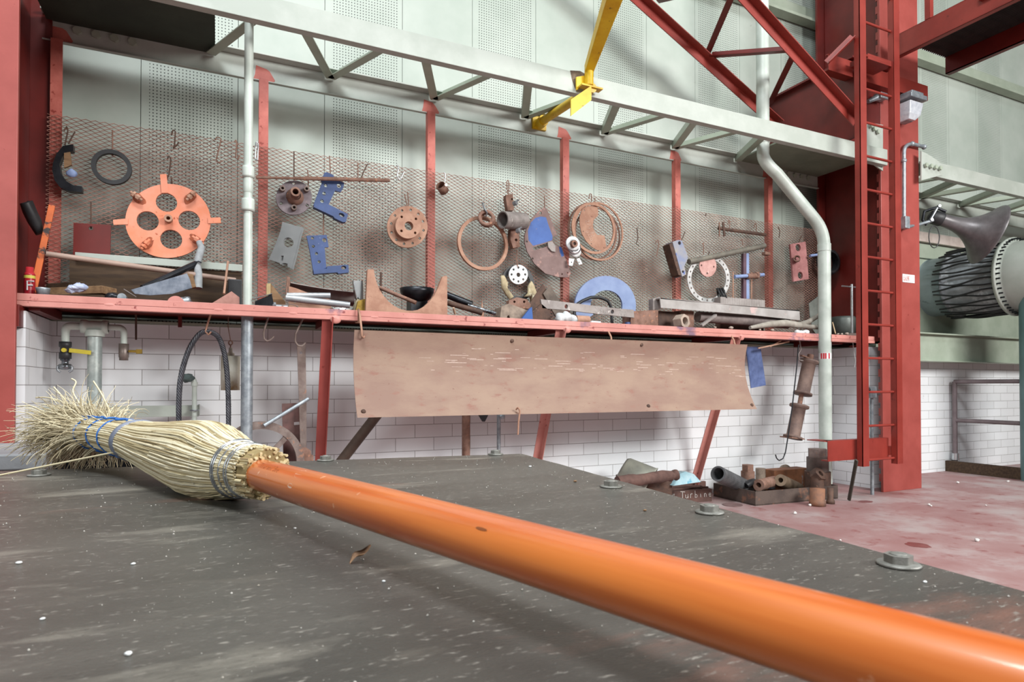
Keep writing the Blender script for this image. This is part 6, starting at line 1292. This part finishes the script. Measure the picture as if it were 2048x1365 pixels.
# ------------------------------------------------------------------ broom
def straw_material(name, c1, c2, c3, rough=.6):
    m = bpy.data.materials.new(name); m.use_nodes = True; nt = m.node_tree; b = nt.nodes['Principled BSDF']; b.inputs['Roughness'].default_value = rough
    g = nt.nodes.new('ShaderNodeNewGeometry'); r = nt.nodes.new('ShaderNodeValToRGB'); nt.links.new(g.outputs['Random Per Island'], r.inputs[0])
    e = r.color_ramp.elements; e[0].color = lin(c1); e[1].color = lin(c3); x = e.new(.45); x.color = lin(c2)
    nt.links.new(r.outputs[0], b.inputs['Base Color']); return m
straw = straw_material('broom_straw', '#94805a', '#cfc29c', '#e9e1c8', .5)
strawtip = straw_material('broom_tips', '#807258', '#b0a282', '#dcd2b4', .7)
stalk = straw_material('stalk_ends', '#8e7654', '#c0ac82', '#dccfa8', .8)
ST = [(536, 947, .596, .0235, .0235), (520, 945, .606, .0245, .0245), (503, 942, .62, .0245, .0245), (484, 939, .636, .0265, .0265), (455, 933, .66, .033, .0325), (418, 921, .695, .0415, .0410), (372, 908, .738, .041, .0370), (325, 896, .785, .036, .0300), (276, 882, .835, .030, .0245), (238, 873, .875, .031, .0225), (198, 866, .915, .033, .021), (160, 859, .955, .036, .0195)]
cs = [PD(px, py, z) for px, py, z, _, _ in ST]; ah = [q[3] for q in ST]; av = [q[4] for q in ST]
def at(s):  # s runs 0 .. len-1 along the head
    i = min(int(s), len(cs) - 2); f = s - i
    def cr(v):
        p0 = v[max(i - 1, 0)]; p1 = v[i]; p2 = v[i + 1]; p3 = v[min(i + 2, len(v) - 1)]
        return .5 * ((2 * p1) + (p2 - p0) * f + (2 * p0 - 5 * p1 + 4 * p2 - p3) * f * f + (3 * p1 - p0 - 3 * p2 + p3) * f ** 3)
    return cr(cs), cr(ah), cr(av)
def frame(s):
    c, a_, b_ = at(s); d = (at(min(s + .3, len(cs) - 1.001))[0] - at(max(s - .3, 0))[0]).normalized(); h = Z_.cross(d).normalized(); v = d.cross(h)
    if v.z < 0: v = -v
    return c, d, h, v, a_, b_
def surf(s, ang, off=0.0):
    c, d, h, v, a_, b_ = frame(s); return c + h * math.cos(ang) * (a_ + off) + v * math.sin(ang) * (b_ + off)
SM = len(cs) - 1.001
broom = thing('broom', 'corn broom with a glossy orange handle lying on the steel table', 'broom', Vector((cs[5].x, cs[5].y, ZTB)))
a = MB(); a.loft([[surf(s, 2 * math.pi * k / 36, -.0012) for k in range(36)] for s in [i * SM / 40 for i in range(41)]]); build('straw_core', a, M('straw_dark', '#9a875c', '#85734c', 60, .8), broom)
rb = random.Random(12)
a = MB(); NS = 330
for k in range(NS):
    an0 = 2 * math.pi * (k + rb.random() * .8) / NS; tw = rb.uniform(-.10, .10); r0 = rb.uniform(.0008, .0015); s0_ = rb.uniform(.9, 1.3); s1_ = rb.uniform(8.5, SM)
    if rb.random() < .25: s0_ = rb.uniform(1, 4.2)
    n = 26; pts = []; ph = rb.random() * 6
    for i in range(n):
        u = i / (n - 1); s = s0_ + (s1_ - s0_) * u
        pts.append(surf(s, an0 + tw * math.sin(u * 3 + ph) * .6 + .10 * (u - .5), rb.uniform(-.0002, .0005) + .0004 + .0006 * math.sin(ph + u * 5)))
    a.tube(pts, [r0 * (1.0 if 2.5 < s0_ + (s1_ - s0_) * i / (n - 1) < 8 else .8) for i in range(n)], 5, cap=True)
build('straw_head', a, straw, broom)
# stray sheath straws near the crown shoulder
a = MB()
for k in range(150):
    an0 = rb.uniform(0, 2 * math.pi); n = 10; s0_ = rb.uniform(1.2, 2.6); L0 = rb.uniform(2, 4.5); pts = []
    for i in range(n):
        u = i / (n - 1); pts.append(surf(s0_ + L0 * u, an0 + rb.uniform(-.01, .01) + .08 * u, .0012 + .0016 * math.sin(math.pi * u) * rb.random()))
    a.tube(pts, .0009, 4)
build('outer_straws', a, straw, broom)
# stalk ends round the handle
a = MB(); c, d, h, v, a_, b_ = frame(0.15)
for k in range(210):
    an = rb.uniform(0, 2 * math.pi); r_ = rb.uniform(.0155, .0245); p = c + h * math.cos(an) * r_ + v * math.sin(an) * r_; L0 = rb.uniform(-.004, .004)
    a.cyl(p + d * .02, p - d * L0, rb.uniform(.0012, .0019), seg=6)
build('stalk_ends', a, stalk, broom)
wirem = M('binding_steel', '#b9bcbf', '#8f9296', 40, .3, metal=.9, bump=0)
for s, r_, off in ((1.75, .0012, .0014), (2.0, .0012, .0016), (2.55, .0012, .0018), (3.0, .0014, .0018), (3.12, .0014, .0018)):
    a = MB(); a.tube([surf(s + .04 * math.sin(u), u, off + .0006) for u in [2 * math.pi * k / 48 for k in range(48)]], r_, 8, closed=True); build('binding_wire', a, wirem, broom)
a = MB(); a.tube([surf(4.15 + .05 * math.sin(2 * u), u, .0015) for u in [2 * math.pi * k / 60 for k in range(60)]], .0008, 6, closed=True); build('seam_thread', a, M('seam_thread', '#c4bfa8'), broom)
a = MB(); a.loft([[surf(8.0 + ds, 2 * math.pi * k / 48, o_) for k in range(48)] for ds, o_ in ((-.10, .0010), (-.08, .0034), (0, .0040), (.08, .0034), (.10, .0010))], cap=False); build('head_band', a, M('band_grey', '#7d8494', '#6a7080', 40, .6), broom)
twine = M('blue_twine', '#2c6cb8', '#2458a0', 300, .7)
for j, s in enumerate((8.75, 9.3, 9.9, 10.5)):
    for ph in (0, math.pi):
        a = MB(); n = 150; pts = []
        for k in range(n):
            u = 2 * math.pi * k / n; w_ = 70 * u + ph; pts.append(surf(s + .008 * math.cos(w_) + .12 * math.sin(u), u, .0022 + .0008 * math.sin(w_)))
        a.tube(pts, .0010, 5, closed=True); build('blue_stitching', a, twine, broom)
for an in (1.35, -1.2):
    a = MB(); a.tube([surf(8.3 + 2.4 * k / 30, an + .1 * math.sin(k * .9), .003) for k in range(31)], .0013, 6); build('blue_stitching', a, twine, broom)
# frayed tips
def tips(n, s_lo, s_hi, lens, spread, droop, curl, rad, seed, up_bias=0):
    r = random.Random(seed); a = MB()
    for k in range(n):
        s = r.uniform(s_lo, s_hi); an = r.uniform(0, 2 * math.pi); c, d, h, v, a_, b_ = frame(min(s, SM)); inner = r.random() ** .5 if s > SM - .3 else 1
        p = c + h * math.cos(an) * a_ * inner + v * math.sin(an) * b_ * inner
        rd = (h * math.cos(an) * 1.3 + v * math.sin(an) * 1.0)
        dr = (d * r.uniform(.5, 1.1) + rd * r.uniform(.05, spread) + Z_ * up_bias * r.random()).normalized(); L0 = r.uniform(*lens); m = 11; pts = [p]; cd = Vector((r.uniform(-1, 1), r.uniform(-1, 1), r.uniform(-1, 1)))
        for i in range(m):
            u = i / m
            cd = (cd * .75 + Vector((r.uniform(-1, 1), r.uniform(-1, 1), r.uniform(-1, 1))) * .6)
            dr = (dr + cd * curl * (.2 + u) - Z_ * droop * u * r.uniform(.6, 1.2)).normalized(); q = pts[-1] + dr * L0 / m; pts.append(q)
        rr_ = r.uniform(*rad); a.tube(pts, [rr_ * (1 - .65 * i / m) for i in range(m + 1)], 4, cap=False)
    return a
build('bristle_tips', tips(1000, 10.2, SM, (.035, .075), .9, .16, .22, (.0005, .0010), 3), strawtip, broom, kind='stuff')
build('bristle_tips', tips(420, SM - .4, SM, (.04, .085), .7, .12, .17, (.0005, .0011), 4), straw, broom, kind='stuff')
build('bristle_tips', tips(300, 9.2, 10.6, (.03, .06), 1.3, .35, .22, (.0005, .0009), 6), strawtip, broom, kind='stuff')
for lb, pts in (('longest loose straw reaching to the left edge', [PD(290, 893, .80), PD(180, 915, .82), PD(80, 935, .83), PD(30, 945, .83), PD(-5, 952, .83)]), (None, [PD(150, 830, .98), PD(128, 798, 1.0), PD(108, 775, 1.02)]), (None, [PD(222, 828, .93), PD(204, 790, .96), PD(187, 763, .98)]), (None, [PD(165, 815, 1.0), PD(146, 785, 1.02), PD(152, 765, 1.03), PD(143, 758, 1.03)]), (None, [PD(130, 805, 1.0), PD(95, 796, 1.02), PD(72, 796, 1.03)]), (None, [PD(100, 835, 1.02), PD(66, 814, 1.05), PD(35, 814, 1.06)])):
    a = MB(); a.tube(spline(pts, 6), .0013, 5); build('loose_straw', a, straw, broom)
# handle
h0 = PD(528, 952.5, .586); h1 = PD(1524, 1242, .2225); hd = (h1 - h0).normalized(); HL = 1.05
hob = MB(); prof = []
for i in range(60):
    s = i / 59; prof.append((s * HL, .0150 + .0004 * math.sin(s * 9)))
prof = [(-.03, 0), (-.03, .0150)] + prof + [(HL + .006, .012), (HL + .008, 0)]
hob.lathe((0, 0, 0), X_, prof, 56)
hm_ = bpy.data.materials.new('orange_lacquer'); hm_.use_nodes = True; nt = hm_.node_tree; b = nt.nodes['Principled BSDF']
tc = nt.nodes.new('ShaderNodeTexCoord'); mp = nt.nodes.new('ShaderNodeMapping'); mp.inputs['Scale'].default_value = (1.6, 34, 34); nz = nt.nodes.new('ShaderNodeTexNoise'); nz.inputs['Scale'].default_value = 2.2; nz.inputs['Detail'].default_value = 7
cr = nt.nodes.new('ShaderNodeValToRGB'); e = cr.color_ramp.elements; e[0].position = .36; e[0].color = lin('#bb5414'); e[1].position = .66; e[1].color = lin('#d97b36')
nt.links.new(tc.outputs['Object'], mp.inputs[0]); nt.links.new(mp.outputs[0], nz.inputs['Vector']); nt.links.new(nz.outputs[0], cr.inputs[0])
n2 = nt.nodes.new('ShaderNodeTexNoise'); n2.inputs['Scale'].default_value = 60; n2.inputs['Detail'].default_value = 4; mr = nt.nodes.new('ShaderNodeMapRange'); mr.inputs[1].default_value = .68; mr.inputs[2].default_value = .72
nt.links.new(tc.outputs['Object'], n2.inputs['Vector']); nt.links.new(n2.outputs[0], mr.inputs[0])
mx = nt.nodes.new('ShaderNodeMix'); mx.data_type = 'RGBA'; nt.links.new(mr.outputs[0], mx.inputs[0]); nt.links.new(cr.outputs[0], mx.inputs[6]); mx.inputs[7].default_value = lin('#e2a27a'); nt.links.new(mx.outputs[2], b.inputs['Base Color'])
b.inputs['Roughness'].default_value = .42; b.inputs['Coat Weight'].default_value = 1; b.inputs['Coat Roughness'].default_value = .13
me = mesh_from('handle', hob, (0, 0, 0)); me.materials.append(hm_); ho = bpy.data.objects.new('handle', me); COL.objects.link(ho); ho.parent = broom
yv = Z_.cross(hd).normalized(); zv_ = hd.cross(yv)
rot = Matrix((hd, yv, zv_)).transposed().to_4x4(); rot.translation = h0 - broom.location; ho.matrix_local = rot
ho['label'] = 'glossy orange wooden handle'
# handwriting on the handle
b_ = MB(); letters(b_, 'Thowsand Bee', 0, 0, 1, 0, .02, .8); vs = []
for x, y, z in b_.v:
    X = .014 + x * .0052; ang = math.radians(55) + (z - .5) * .0062 / .0152; rr_ = .01535 + (-y) * .003
    vs.append((X, -math.cos(ang) * rr_, math.sin(ang) * rr_))
b_.v = vs; me = mesh_from('handwriting', b_, (0, 0, 0)); me.materials.append(M('pen_brown', '#7c4a2c')); o = bpy.data.objects.new('handwriting', me); COL.objects.link(o); o.parent = ho
# scuffs of pale paint
for X, ang, w_, l_ in ((.10, 62, .010, .012), (.098, 15, .004, .009), (.34, 40, .0016, .009)):
    b_ = MB(); ol = [(l_ * math.cos(u) * (1 + .3 * noise.noise(Vector((u, X, 0)))), w_ * math.sin(u)) for u in [2 * math.pi * k / 20 for k in range(20)]]
    vs = [(X + p * .5, -math.cos(math.radians(ang) + q * .5 / .015) * .0153, math.sin(math.radians(ang) + q * .5 / .015) * .0153) for p, q in ol]; b_.add(vs, [tuple(range(20))])
    me = mesh_from('scuff', b_, (0, 0, 0)); me.materials.append(M('scuff', '#d8b49c' if X < .2 else '#8a4a20')); o = bpy.data.objects.new('scuff', me); COL.objects.link(o); o.parent = ho
